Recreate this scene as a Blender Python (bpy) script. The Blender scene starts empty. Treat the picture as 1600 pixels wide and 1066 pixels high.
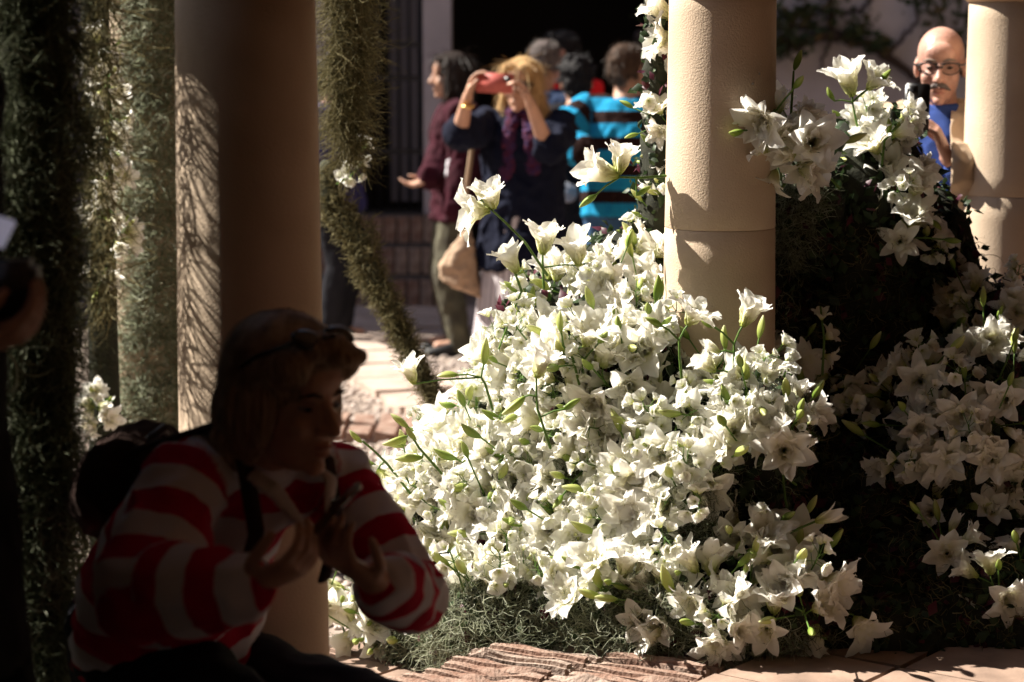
import bpy, bmesh, math, random
import numpy as np
from mathutils import Vector, Matrix, Quaternion, noise
from mathutils.bvhtree import BVHTree

# ---------------------------------------------------------------- camera, sky, sun
scene = bpy.context.scene
col = scene.collection
random.seed(11)
rng = np.random.default_rng(11)
R = math.radians
F = 3500.0                                   # focal length in photo pixels (1600 wide)
CAMZ = 1.665
PITCH = math.atan(466 / F)
cam_d = bpy.data.cameras.new('camera')
cam = bpy.data.objects.new('camera', cam_d)
col.objects.link(cam)
cam.location = (0, 0, CAMZ)
cam.rotation_euler = (math.pi / 2 - PITCH, 0, 0)
cam_d.sensor_width = 36
cam_d.lens = F / 1600 * 36
cam_d.clip_start = 0.05
cam_d.clip_end = 600
cam_d.dof.use_dof = True
cam_d.dof.focus_distance = 5.35
cam_d.dof.aperture_fstop = 3.3
scene.camera = cam

SUN_EL = R(44)
SUN_AZ = Vector((-0.958, 0.287, 0)).normalized()
SUN = Vector((SUN_AZ.x * math.cos(SUN_EL), SUN_AZ.y * math.cos(SUN_EL), math.sin(SUN_EL)))
w = bpy.data.worlds.new('World')
scene.world = w
w.use_nodes = True
nt = w.node_tree
sky = nt.nodes.new('ShaderNodeTexSky')
sky.sky_type = 'NISHITA'
sky.sun_disc = False
sky.sun_elevation = SUN_EL
sky.sun_rotation = math.atan2(SUN_AZ.x, SUN_AZ.y)
bg = nt.nodes['Background']
nt.links.new(sky.outputs[0], bg.inputs[0])
bg.inputs[1].default_value = 0.05
sd = bpy.data.lights.new('sun', 'SUN')
sd.energy = 5.0
sd.angle = R(0.5)
sd.color = (1.0, 0.93, 0.82)
so = bpy.data.objects.new('sun', sd)
col.objects.link(so)
so.location = SUN * 30
so.rotation_euler = SUN.to_track_quat('Z', 'Y').to_euler()
scene.view_settings.view_transform = 'Standard'
scene.view_settings.look = 'None'
scene.view_settings.exposure = 1.55
scene.render.engine = 'CYCLES'
scene.view_settings.gamma = 1.0
scene.view_settings.use_curve_mapping = False

scene.cycles.max_bounces = 14
scene.cycles.diffuse_bounces = 8
scene.cycles.transmission_bounces = 8

# ---------------------------------------------------------------- pixel -> world
_ct, _st = math.cos(PITCH), math.sin(PITCH)
def ray(px, py):
    u, v = (px - 800) / F, -(py - 533) / F
    return Vector((u, _ct + v * _st, -_st + v * _ct))
def P(px, py, Y):
    d = ray(px, py); k = Y / d.y
    return Vector((d.x * k, Y, CAMZ + d.z * k))
def PZ(px, py, z):
    d = ray(px, py); k = (z - CAMZ) / d.z
    return Vector((d.x * k, d.y * k, z))

# ---------------------------------------------------------------- mesh helpers
def tag(o, label=None, cat=None, group=None, kind=None):
    if label: o['label'] = label
    if cat: o['category'] = cat
    if group: o['group'] = group
    if kind: o['kind'] = kind
    return o
def empty(name, loc=(0, 0, 0), label=None, cat=None, group=None):
    o = bpy.data.objects.new(name, None)
    o.empty_display_size = 0.05
    o.location = loc
    col.objects.link(o)
    return tag(o, label, cat, group)
def link(name, me, mat=None, parent=None, loc=None):
    o = bpy.data.objects.new(name, me)
    if mat is not None:
        if len(me.materials) == 0: me.materials.append(mat)
    col.objects.link(o)
    if parent is not None: o.parent = parent
    if loc is not None: o.location = loc
    return o
def wloc(o):
    v = Vector(o.location)
    while o.parent is not None:
        o = o.parent; v += Vector(o.location)
    return v

class MB:
    def __init__(s): s.v = []; s.f = []
    def add(s, vs, fs):
        b = len(s.v); s.v.extend([tuple(p) for p in vs]); s.f.extend([tuple(i + b for i in q) for q in fs]); return s
    def box(s, c, size, ax=None, jit=0.0):
        c = Vector(c); ax = ax or (Vector((1, 0, 0)), Vector((0, 1, 0)), Vector((0, 0, 1)))
        vs = []
        for k in range(8):
            p = c.copy()
            for a in range(3):
                p += ax[a] * (size[a] / 2 * (1 if (k >> a) & 1 else -1))
            if jit: p += Vector([random.uniform(-jit, jit) for _ in range(3)])
            vs.append(p)
        return s.add(vs, [(0, 2, 3, 1), (4, 5, 7, 6), (0, 1, 5, 4), (2, 6, 7, 3), (0, 4, 6, 2), (1, 3, 7, 5)])
    def loft(s, rings, n=16, cap=True):
        vs, fs = [], []
        for c, a, b in rings:
            for i in range(n):
                t = 2 * math.pi * i / n
                vs.append(Vector(c) + Vector(a) * math.cos(t) + Vector(b) * math.sin(t))
        for r in range(len(rings) - 1):
            for i in range(n):
                j = (i + 1) % n
                fs.append((r * n + i, r * n + j, (r + 1) * n + j, (r + 1) * n + i))
        if cap:
            k = len(vs); vs.append(Vector(rings[0][0])); vs.append(Vector(rings[-1][0])); m = (len(rings) - 1) * n
            for i in range(n):
                j = (i + 1) % n
                fs.append((k, j, i)); fs.append((k + 1, m + i, m + j))
        return s.add(vs, fs)
    def tube(s, pts, rad, n=10, flat=1.0, side=None, ends=True):
        pts = [Vector(p) for p in pts]
        if not hasattr(rad, '__len__'): rad = [rad] * len(pts)
        rings = []; prev = None
        m = len(pts)
        for i in range(m):
            t = (pts[min(i + 1, m - 1)] - pts[max(i - 1, 0)])
            t = t.normalized() if t.length > 1e-9 else Vector((0, 0, 1))
            if prev is None:
                a = Vector(side) if side is not None else (Vector((1, 0, 0)) if abs(t.x) < .9 else Vector((0, 1, 0)))
            else: a = prev
            a = (a - t * a.dot(t)); a = a.normalized() if a.length > 1e-6 else t.orthogonal().normalized()
            prev = a; b = t.cross(a)
            if i == 0 and ends:
                for q in (.9, .5): 
                    rr = rad[0] * math.sqrt(1 - q * q); rings.append((pts[0] - t * rad[0] * q * flat, a * rr, b * rr * flat))
            rings.append((pts[i], a * rad[i], b * rad[i] * flat))
            if i == m - 1 and ends:
                for q in (.5, .9):
                    rr = rad[-1] * math.sqrt(1 - q * q); rings.append((pts[-1] + t * rad[-1] * q * flat, a * rr, b * rr * flat))
        return s.loft(rings, n)
    def ell(s, c, r, ax=None, n=14, m=9):
        c = Vector(c); ax = ax or (Vector((1, 0, 0)), Vector((0, 1, 0)), Vector((0, 0, 1)))
        rings = []
        for k in range(m):
            ph = math.pi * (k + .5) / m - math.pi / 2
            rings.append((c + ax[2] * (r[2] * math.sin(ph)), ax[0] * (r[0] * math.cos(ph)), ax[1] * (r[1] * math.cos(ph))))
        return s.loft(rings, n)
    def mesh(s, name, origin=(0, 0, 0), smooth=True):
        me = bpy.data.meshes.new(name)
        v = np.array(s.v, dtype=float) - np.array(origin)
        me.from_pydata(v.tolist(), [], s.f)
        if smooth: me.shade_smooth()
        me.update()
        return me
    def build(s, name, mat, parent=None, origin=None, smooth=True):
        if origin is None: origin = wloc(parent) if parent is not None else (0, 0, 0)
        o = link(name, s.mesh(name, origin, smooth), mat, parent)
        if parent is None: o.location = origin
        return o

def np_mesh(name, V, Fq, attrs=None, smooth=True):
    """V (n,3), Fq (m,4|3) arrays -> mesh, quick"""
    me = bpy.data.meshes.new(name)
    V = np.asarray(V, dtype=np.float32); Fq = np.asarray(Fq, dtype=np.int32)
    k = Fq.shape[1]
    me.vertices.add(len(V)); me.vertices.foreach_set('co', V.ravel())
    me.loops.add(Fq.size); me.loops.foreach_set('vertex_index', Fq.ravel())
    me.polygons.add(len(Fq)); me.polygons.foreach_set('loop_start', np.arange(0, Fq.size, k, dtype=np.int32))
    me.update(calc_edges=True)
    for an, av in (attrs or {}).items():
        a = me.attributes.new(an, 'FLOAT', 'POINT'); a.data.foreach_set('value', np.asarray(av, dtype=np.float32))
    if smooth: me.shade_smooth()
    me.validate()
    return me

def remesh(mb, voxel, smooth=3, folds=0.0, fscale=9.0, fstretch=(1, 1, 1), seed=0.0):
    """union of overlapping closed shapes as one continuous skin"""
    me = mb.mesh('tmp')
    ob = bpy.data.objects.new('tmp', me); col.objects.link(ob)
    m = ob.modifiers.new('r', 'REMESH'); m.mode = 'VOXEL'; m.voxel_size = voxel; m.use_smooth_shade = True
    if smooth:
        q = ob.modifiers.new('s', 'SMOOTH'); q.factor = .5; q.iterations = smooth
    dg = bpy.context.evaluated_depsgraph_get()
    out = bpy.data.meshes.new_from_object(ob.evaluated_get(dg))
    bpy.data.objects.remove(ob); bpy.data.meshes.remove(me)
    if folds:
        n = len(out.vertices)
        co = np.empty(n * 3, np.float32); out.vertices.foreach_get('co', co); co = co.reshape(-1, 3)
        no = np.empty(n * 3, np.float32); out.vertices.foreach_get('normal', no); no = no.reshape(-1, 3)
        st = np.array(fstretch) * fscale
        d = np.array([noise.noise(Vector(p * st) + Vector((seed, seed * 2, 0))) + .55 * (1 - 3.2 * abs(noise.noise(Vector(p * st * 1.7) + Vector((seed, 9, 4))))) + .25 * noise.noise(Vector(p * st * 4.1)) for p in co])
        co += no * (d * folds)[:, None]
        out.vertices.foreach_set('co', co.ravel())
    out.shade_smooth(); out.update()
    return out
def shift(me, origin):
    me.transform(Matrix.Translation(-Vector(origin))); return me

# ---------------------------------------------------------------- materials
def mat(name, colr, rough=.7, bump=0.0, bscale=40, var=0.0, vscale=6, stretch=(1, 1, 1), spec=.3, transl=0.0, metal=0.0, col2=None, sub=0.0, bdist=.004):
    m = bpy.data.materials.new(name); m.use_nodes = True
    nt = m.node_tree; b = nt.nodes['Principled BSDF']; out = nt.nodes['Material Output']
    b.inputs['Base Color'].default_value = (*colr, 1); b.inputs['Roughness'].default_value = rough
    b.inputs['Specular IOR Level'].default_value = spec; b.inputs['Metallic'].default_value = metal
    if sub: b.inputs['Subsurface Weight'].default_value = sub; b.inputs['Subsurface Radius'].default_value = (.01, .004, .002)
    tc = nt.nodes.new('ShaderNodeTexCoord'); mp = nt.nodes.new('ShaderNodeMapping'); mp.inputs['Scale'].default_value = stretch
    nt.links.new(tc.outputs['Object'], mp.inputs[0])
    if var:
        n = nt.nodes.new('ShaderNodeTexNoise'); n.inputs['Scale'].default_value = vscale; n.inputs['Detail'].default_value = 6
        nt.links.new(mp.outputs[0], n.inputs[0])
        rp = nt.nodes.new('ShaderNodeValToRGB'); rp.color_ramp.elements[0].position = .3; rp.color_ramp.elements[1].position = .7
        c2 = col2 or tuple(c * (1 - var) for c in colr)
        rp.color_ramp.elements[0].color = (*c2, 1); rp.color_ramp.elements[1].color = (*[min(1, c * (1 + var * .4)) for c in colr], 1)
        nt.links.new(n.outputs[0], rp.inputs[0]); nt.links.new(rp.outputs[0], b.inputs['Base Color'])
        m['cnode'] = rp.name
    if bump:
        n2 = nt.nodes.new('ShaderNodeTexNoise'); n2.inputs['Scale'].default_value = bscale; n2.inputs['Detail'].default_value = 5
        nt.links.new(mp.outputs[0], n2.inputs[0])
        bp = nt.nodes.new('ShaderNodeBump'); bp.inputs['Strength'].default_value = bump; bp.inputs['Distance'].default_value = bdist
        nt.links.new(n2.outputs[0], bp.inputs['Height']); nt.links.new(bp.outputs[0], b.inputs['Normal'])
    if transl:
        t = nt.nodes.new('ShaderNodeBsdfTranslucent'); t.inputs[0].default_value = (*colr, 1)
        mx = nt.nodes.new('ShaderNodeMixShader'); mx.inputs[0].default_value = transl
        src = b.inputs['Base Color'].links
        if src: nt.links.new(src[0].from_socket, t.inputs[0])
        nt.links.new(b.outputs[0], mx.inputs[1]); nt.links.new(t.outputs[0], mx.inputs[2]); nt.links.new(mx.outputs[0], out.inputs[0])
    return m
def attr_mat(name, attr, stops, rough=.55, transl=0.0, spec=.3, const=False, fract=0.0, bump=0, bscale=150, stretch=(1, 1, 1), jitter=0.0):
    """colour from a float attribute through a ramp (fract>0: repeat with that period)"""
    m = bpy.data.materials.new(name); m.use_nodes = True
    nt = m.node_tree; b = nt.nodes['Principled BSDF']; out = nt.nodes['Material Output']
    b.inputs['Roughness'].default_value = rough; b.inputs['Specular IOR Level'].default_value = spec
    a = nt.nodes.new('ShaderNodeAttribute'); a.attribute_name = attr; sock = a.outputs['Fac']
    tc = nt.nodes.new('ShaderNodeTexCoord'); mp = nt.nodes.new('ShaderNodeMapping'); mp.inputs['Scale'].default_value = stretch
    nt.links.new(tc.outputs['Object'], mp.inputs[0])
    if jitter:
        nz = nt.nodes.new('ShaderNodeTexNoise'); nz.inputs['Scale'].default_value = 30
        nt.links.new(mp.outputs[0], nz.inputs[0])
        ma = nt.nodes.new('ShaderNodeMath'); ma.operation = 'MULTIPLY_ADD'; ma.inputs[1].default_value = jitter
        nt.links.new(nz.outputs[0], ma.inputs[0]); nt.links.new(sock, ma.inputs[2]); sock = ma.outputs[0]
    if fract:
        d = nt.nodes.new('ShaderNodeMath'); d.operation = 'DIVIDE'; d.inputs[1].default_value = fract; nt.links.new(sock, d.inputs[0])
        fr = nt.nodes.new('ShaderNodeMath'); fr.operation = 'FRACT'; nt.links.new(d.outputs[0], fr.inputs[0]); sock = fr.outputs[0]
    rp = nt.nodes.new('ShaderNodeValToRGB')
    if const: rp.color_ramp.interpolation = 'CONSTANT'
    els = rp.color_ramp.elements
    while len(els) < len(stops): els.new(.5)
    for e, (p, c) in zip(els, stops): e.position = p; e.color = (*c, 1)
    nt.links.new(sock, rp.inputs[0]); nt.links.new(rp.outputs[0], b.inputs['Base Color'])
    if bump:
        n2 = nt.nodes.new('ShaderNodeTexNoise'); n2.inputs['Scale'].default_value = bscale; n2.inputs['Detail'].default_value = 4
        nt.links.new(mp.outputs[0], n2.inputs[0])
        bp = nt.nodes.new('ShaderNodeBump'); bp.inputs['Strength'].default_value = bump; bp.inputs['Distance'].default_value = .004
        nt.links.new(n2.outputs[0], bp.inputs['Height']); nt.links.new(bp.outputs[0], b.inputs['Normal'])
    if transl:
        t = nt.nodes.new('ShaderNodeBsdfTranslucent'); nt.links.new(rp.outputs[0], t.inputs[0])
        mx = nt.nodes.new('ShaderNodeMixShader'); mx.inputs[0].default_value = transl
        nt.links.new(b.outputs[0], mx.inputs[1]); nt.links.new(t.outputs[0], mx.inputs[2]); nt.links.new(mx.outputs[0], out.inputs[0])
    return m
def fabric(name, c, **k):
    k.setdefault('bump', .35); k.setdefault('bscale', 260); k.setdefault('var', .22); k.setdefault('vscale', 7); k.setdefault('rough', .9); k.setdefault('spec', .15)
    return mat(name, c, **k)

M = {}
M['stone'] = mat('limestone', (.58, .46, .345), .85, bump=.55, bscale=230, var=.16, vscale=5, spec=.2, col2=(.49, .375, .27), bdist=.003)
M['brick'] = mat('worn_brick', (.29, .215, .175), .9, bump=1.0, bscale=110, var=.5, vscale=22, col2=(.19, .10, .07), spec=.15, bdist=.006)
M['brick2'] = mat('pale_worn_brick', (.34, .27, .225), .9, bump=1.0, bscale=110, var=.5, vscale=24, col2=(.22, .155, .125), spec=.15, bdist=.006)
M['mortar'] = mat('old_mortar', (.10, .075, .06), .95, bump=.8, bscale=70, var=.4, vscale=20)
M['slab'] = mat('pink_stone_slab', (.46, .36, .30), .85, bump=.5, bscale=50, var=.3, vscale=9)
M['pebble'] = mat('pebble', (.42, .36, .32), .7, bump=.2, bscale=80, var=.6, vscale=35, col2=(.24, .18, .15))
M['ground'] = mat('packed_earth', (.30, .24, .20), .95, bump=.8, bscale=60, var=.4, vscale=12)
M['tile'] = mat('terracotta_tile', (.32, .22, .17), .8, bump=.5, bscale=40, var=.4, vscale=8)
M['plaster'] = mat('white_plaster', (.46, .43, .46), .9, bump=.4, bscale=14, var=.22, vscale=3, spec=.15)
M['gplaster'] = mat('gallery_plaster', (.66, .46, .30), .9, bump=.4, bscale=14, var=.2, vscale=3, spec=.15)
M['lowbounce'] = mat('low_bounce_wall', (.13, .09, .06), .95, bump=.5, bscale=20, var=.4, vscale=4)  # dark colour chosen to cut sunlight bouncing off the patio face
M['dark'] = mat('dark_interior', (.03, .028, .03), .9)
M['iron'] = mat('black_iron', (.012, .012, .014), .5, spec=.4)
M['black'] = mat('black_plastic', (.008, .008, .009), .35, spec=.5)
M['glass'] = mat('dark_glass', (.01, .01, .012), .08, spec=.6)
M['bark'] = mat('vine_bark', (.05, .035, .03), .9, bump=.8, bscale=60)
# ================================================================ SETTING
U = Vector((.6, .8, 0))                       # along the row of columns, away from the camera
N = Vector((.8, -.6, 0))                      # into the gallery
FLOOR = 0.27                                  # gallery floor above the patio
C2 = P(1123, 500, 5.54); C2.z = FLOOR
C1 = P(391, 500, 4.26); C1.z = FLOOR
C3 = P(1573, 300, 7.0); C3.z = FLOOR
C0 = C1 - U * 1.68; C4 = C3 + U * 1.68
EDGE = PZ(740, 1019, FLOOR)                   # a point on the plinth's edge
def E(s, n, z=0.0):                           # row coordinates: s along, n inside from the edge
    p = EDGE + U * s + N * n; p.z = z; return p

# patio ground
g = MB(); g.add([(-90, -40, 0), (90, -40, 0), (90, 140, 0), (-90, 140, 0)], [(0, 1, 2, 3)])
patio = tag(g.build('patio_ground', M['ground'], smooth=False), kind='structure')
# pebbles (too many to count)
n = 11000
X = rng.uniform(-2.1, .25, n); Y = rng.uniform(6.0, 13.2, n)
ico = bmesh.new(); bmesh.ops.create_icosphere(ico, subdivisions=1, radius=1)
iv = np.array([v.co[:] for v in ico.verts]); ifc = np.array([[v.index for v in f_.verts] for f_ in ico.faces]); ico.free()
sc = rng.uniform(.010, .021, (n, 1)) * rng.uniform(.7, 1.3, (n, 3)); sc[:, 2] *= .6
ang = rng.uniform(0, 6.28, n); ca, sa = np.cos(ang), np.sin(ang)
pv = iv[None] * sc[:, None]
px_ = pv[..., 0] * ca[:, None] - pv[..., 1] * sa[:, None] + X[:, None]
py_ = pv[..., 0] * sa[:, None] + pv[..., 1] * ca[:, None] + Y[:, None]
V = np.stack([px_, py_, pv[..., 2] + .004], -1).reshape(-1, 3)
Fc = (ifc[None] + (np.arange(n) * len(iv))[:, None, None]).reshape(-1, 3)
o = link('pebbles', np_mesh('pebbles', V, Fc), M['pebble'], patio); tag(o, kind='stuff')
# stone slabs: a far apron and a band crossing the pebbles
def slab(c, sx, sy, rz, mt, h=.05, z=.0, name='paving_slab', jit=.006):
    b = MB(); ax = (Vector((math.cos(rz), math.sin(rz), 0)), Vector((-math.sin(rz), math.cos(rz), 0)), Vector((0, 0, 1)))
    b.box((c[0], c[1], z), (sx, sy, h), ax, jit)
    return b.build(name, mt, patio, smooth=False)
for i in range(7):
    for j in range(3):
        slab((-2.0 + i * .52, 12.55 + j * .52 + random.uniform(-.02, .02)), .49, .49, random.uniform(-.03, .03), M['slab'], z=.012 + random.uniform(0, .008))
dv = Vector((.30, -.954, 0)); p0 = PZ(640, 612, 0)
for i in range(-4, 5):
    c = p0 + dv * (i * .47)
    slab(c, .42, .44, math.atan2(dv.y, dv.x) + random.uniform(-.03, .03), M['slab'], z=.014 + random.uniform(0, .006))
for i in range(16):
    for j in range(2):
        c = PZ(560, 668, 0) + Vector((-.55 + i * .115, -j * .27 + random.uniform(-.01, .01), 0))
        slab(c, .09, .25, random.uniform(-.04, .04), M['brick'], z=.012 + random.uniform(0, .012), name='edge_brick', jit=.008)
# terracotta patio tiles along the plinth
for i in range(9):
    for j in range(3):
        c = E(-.5 + i * .27, -.18 - j * .27)
        slab(c, .255, .255, math.atan2(U.y, U.x), M['tile'], z=.006 + random.uniform(0, .006), name='paving_tile', jit=.004)

# gallery floor (plinth) with a border of bricks on edge
g = MB(); g.box(E(0, 6.0, FLOOR / 2 - .03) , (40, 12, FLOOR - .02), (U, N, Vector((0, 0, 1))))
gfloor = tag(g.build('gallery_floor', M['mortar'], smooth=False), kind='structure')
def brick_mesh(seed, lx, ly, lz):
    rs = random.Random(seed); bm = bmesh.new(); bmesh.ops.create_cube(bm, size=1)
    bmesh.ops.scale(bm, vec=(lx, ly, lz), verts=bm.verts)
    bmesh.ops.subdivide_edges(bm, edges=[e for e in bm.edges if abs(e.verts[0].co.x - e.verts[1].co.x) > .01], cuts=5)
    for v in bm.verts:
        e = noise.noise(v.co * 22 + Vector((seed, 0, 0)))
        v.co.y += e * .005; v.co.z += noise.noise(v.co * 40 + Vector((0, seed, 0))) * .008 - (.004 if abs(v.co.x) > lx * .45 else 0)
        v.co.x += rs.uniform(-.004, .004)
    bmesh.ops.bevel(bm, geom=[e for e in bm.edges if e.calc_face_angle(0) > .8], offset=.009, segments=2, affect='EDGES')
    me = bpy.data.meshes.new('brick'); bm.to_mesh(me); bm.free(); me.materials.append(M['brick'] if rs.random() < .45 else M['brick2']); return me
bms = [brick_mesh(i, .262, .040, .07) for i in range(12)]
rzN = math.atan2(N.y, N.x) + .13
gl = wloc(gfloor)
for i in range(-26, 46):
    off = random.uniform(-.02, .012)
    for j in range(2):
        q = E(i * .0585, .135 + off + j * .272 + (.0 if j else 0), FLOOR - .026 + random.uniform(-.007, .007))
        ob = link('brick', random.choice(bms), None, gfloor, q - gl)
        ob.rotation_euler = (random.uniform(-.03, .03), random.uniform(-.015, .015), rzN + random.uniform(-.012, .012))
M['gtile'] = mat('dark_gallery_tile', (.31, .215, .165), .8, bump=.5, bscale=40, var=.4, vscale=8)
tms = []
for s_ in range(4):
    b = MB(); b.box((0, 0, 0), (.285, .285, .03), None, .003); me = b.mesh('floor_tile', smooth=False); me.materials.append(M['gtile']); tms.append(me)
for i in range(-8, 14):
    for j in range(5):
        ob = link('floor_tile', random.choice(tms), None, gfloor, E(i * .3,   .71 + j * .3, FLOOR - .006 + random.uniform(0, .004)) - gl)
        ob.rotation_euler = (0, 0, math.atan2(U.y, U.x) + random.uniform(-.01, .01))

# columns
COLTOP = 1.80
def column(c, label, base=FLOOR, joint=True):
    e = empty('stone_column', (c.x, c.y, base), label, 'column', 'columns of the arcade')
    def rr(z): return .1465 - .0155 * max(0, (z - .27) / 1.53)
    def lathe(prof, name, seg=40):
        b = MB(); b.loft([(Vector((c.x, c.y, z)), Vector((r, 0, 0)), Vector((0, r, 0))) for z, r in prof], seg)
        return b.build(name, M['stone'], e)
    b = MB(); b.box((c.x, c.y, base + .04), (.38, .38, .08), (U, N, Vector((0, 0, 1)))); b.build('plinth_block', M['stone'], e, smooth=False)
    lathe([(base + .08, .175), (base + .10, .186), (base + .13, .186), (base + .15, .165), (base + .17, .155)], 'base_moulding')
    zj = 1.205 + random.uniform(-.02, .02)
    def drum(z0, z1):
        pr = [(z0, rr(z0) - .0015), (z0 + .002, rr(z0))] + [(z0 + (z1 - z0) * k / 10, rr(z0 + (z1 - z0) * k / 10) + random.uniform(-.0006, .0006)) for k in range(1, 10)] + [(z1 - .002, rr(z1)), (z1, rr(z1) - .0015)]
        return lathe(pr, 'shaft_drum', 56)
    if joint: drum(base + .17, zj); drum(zj + .0008, COLTOP - .005)
    else: drum(base + .17, COLTOP - .005)
    lathe([(COLTOP - .01, .135), (COLTOP, .148), (COLTOP + .015, .152), (COLTOP + .03, .148), (COLTOP + .04, .134)], 'neck_ring')
    lathe([(COLTOP + .035, .131), (COLTOP + .12, .133), (COLTOP + .15, .15), (COLTOP + .19, .178), (COLTOP + .21, .185)], 'capital')
    b = MB(); b.box((c.x, c.y, COLTOP + .245), (.40, .40, .07), (U, N, Vector((0, 0, 1)))); b.build('abacus', M['stone'], e, smooth=False)
    return e
column(C1, 'thick limestone column directly behind the woman in the red striped sweater', joint=False)
column(C2, 'limestone column rising out of the heap of white lilies')
column(C3, 'limestone column beside the bald man in the beige jacket')
column(C0, 'limestone column next to the added moss curtain, before the column behind the striped sweater')
column(C4, 'limestone column after the one beside the bald man')
C5 = P(236, 500, 7.6); C5.z = 0
column(C5, 'limestone column wrapped in grey moss across the patio corner', 0.0, False)

# arcade wall with arches (above the columns), ceiling and back wall of the gallery
cl = C2 - U * ((C2 - C0).dot(U))              # row origin under C0
aw = MB()
def arch_wall(mb, bays, z1=8.5, th=.34):  # height above the arches added to block sky light
    for (s0, s1) in bays:
        m_ = 14; pts = []
        rad = (s1 - s0) / 2 - .17
        for k in range(m_ + 1):
            a = math.pi * k / m_
            pts.append(((s0 + s1) / 2 - rad * math.cos(a), COLTOP + .28 + rad * .85 * math.sin(a)))
        pts = [(s0, COLTOP + .28)] + pts + [(s1, COLTOP + .28)]
        for k in range(len(pts) - 1):
            (a0, z0), (a1, z2) = pts[k], pts[k + 1]
            vs = []
            for n_ in (-th / 2, th / 2):
                for (s_, z_) in ((a0, z0), (a1, z2), (a1, z1), (a0, z1)):
                    q = cl + U * s_ + N * n_; vs.append((q.x, q.y, z_))
            mb.add(vs, [(0, 1, 2, 3), (7, 6, 5, 4), (0, 4, 5, 1), (3, 2, 6, 7)])
sC = [0, (C1 - C0).dot(U), (C2 - C0).dot(U), (C3 - C0).dot(U), (C4 - C0).dot(U)]
bays = [(-3.36, -1.68)] + [(sC[i], sC[i + 1]) for i in range(4)]  # first bay is an unseen arch, opened for warm bounce light
arch_wall(aw, bays)
for (s0_, s1_) in ((-10, -3.38), (-1.66, -.02), (sC[4] + .02, 16)):      # unseen solid walls added to keep sun out of the gallery
    q_ = cl + U * ((s0_ + s1_) / 2); aw.box((q_.x, q_.y, 4.38), (s1_ - s0_, .34, 8.24), (U, N, Vector((0, 0, 1))))
arc = aw.build('arcade_wall', M['lowbounce'], smooth=False)
tag(arc, 'plastered wall of round arches on the row of columns, with added light-blocking upper storey and ends', 'wall')
g = MB(); g.box(cl + U * 3 + N * 2.35 + Vector((0, 0, 3.75)), (26, 5.6, .12), (U, N, Vector((0, 0, 1))))
tag(g.build('gallery_ceiling', M['gplaster'], smooth=False), kind='structure')
g = MB(); g.box(cl + U * 3 + N * 4.6 + Vector((0, 0, 2.0)), (26, .3, 3.6), (U, N, Vector((0, 0, 1))))
tag(g.build('gallery_back_wall', M['gplaster'], smooth=False), kind='structure')

# ---- far house, shaded front towards the camera, at Y = 15
FY = 15.0
def FX(px): return (px - 800) / F * FY
house = empty('house', (0, FY, 0), 'whitewashed house front in shade with dark doorway and grille', 'house')
def hbox(x0, x1, z0, z1, y0, y1, name, m_, par=None, sm=False):
    b = MB(); b.box(((x0 + x1) / 2, (y0 + y1) / 2, (z0 + z1) / 2), (x1 - x0, y1 - y0, z1 - z0)); return b.build(name, m_, par or house, smooth=sm)
hbox(FX(1052), 9, 0, 10.0, FY, FY + .4, 'wall', M['plaster'])
hbox(-9, FX(535), 0, 10.0, FY, FY + .4, 'wall', M['plaster'])
hbox(FX(535), FX(1052), 2.9, 10.0, FY, FY + .4, 'wall', M['plaster'])
hbox(FX(663), FX(706), .0, 2.9, FY - .12, FY + .3, 'pilaster', M['plaster'])
hbox(FX(535), FX(663), 0, .52, FY, FY + .4, 'wall', M['plaster'])
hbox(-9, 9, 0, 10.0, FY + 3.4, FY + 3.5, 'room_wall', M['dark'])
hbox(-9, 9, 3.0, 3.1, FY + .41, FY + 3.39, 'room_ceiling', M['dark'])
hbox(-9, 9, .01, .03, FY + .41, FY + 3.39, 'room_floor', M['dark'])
hbox(FX(1035), FX(1052), 0, 2.9, FY - .05, FY + .3, 'door_jamb', M['plaster'])
hbox(FX(600), FX(650), .55, 2.3, FY + .9, FY + .95, 'pale_backing', mat('grey_backing', (.20, .20, .25), .8))  # panel added for the faint bluish patches seen through the grille
gr = MB(); x = FX(540)
grille = hbox(FX(538), FX(662), .52, .56, FY - .06, FY - .02, 'window_grille', M['iron'])
gl2 = wloc(grille)
bar = MB(); bar.tube([(0, 0, 0), (0, 0, 2.3)], .011, 6, ends=False); barm = bar.mesh('bar'); barm.materials.append(M['iron'])
for k in range(8):
    link('bar', barm, None, grille, Vector((FX(545 + k * 16), FY - .04, .55)) - gl2)
rail = MB(); rail.box((0, 0, 0), (FX(662) - FX(538), .02, .03)); railm = rail.mesh('rail', smooth=False); railm.materials.append(M['iron'])
for py in (70, 122, 236):
    link('rail', railm, None, grille, Vector(((FX(538) + FX(662)) / 2, FY - .07, P(600, py, FY).z)) - gl2)
# brick steps up to the grille
steps = empty('brick_steps', (FX(600), FY - .6, 0), 'dark brick steps below the barred window', 'steps')
sb = []
for s_ in range(3):
    b = MB(); b.box((0, 0, 0), (.075, .06, .165), None, .004); me = b.mesh('riser_brick', smooth=False); me.materials.append(M['brick'] if s_ else M['brick2']); sb.append(me)
for k in range(3):
    y0 = FY - .85 + k * .27
    b = MB(); b.box(((FX(440) + FX(715)) / 2, (y0 + FY - .14) / 2, .09 + k * .18), (FX(715) - FX(440), FY - .14 - y0, .178)); st = b.build('step', M['mortar'], steps, smooth=False)
    sl = wloc(st)
    for i in range(int((FX(715) - FX(440)) / .087)):
        link('brick', random.choice(sb), None, st, Vector((FX(440) + .045 + i * .087, y0 - .015, .09 + k * .18)) - sl)
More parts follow.
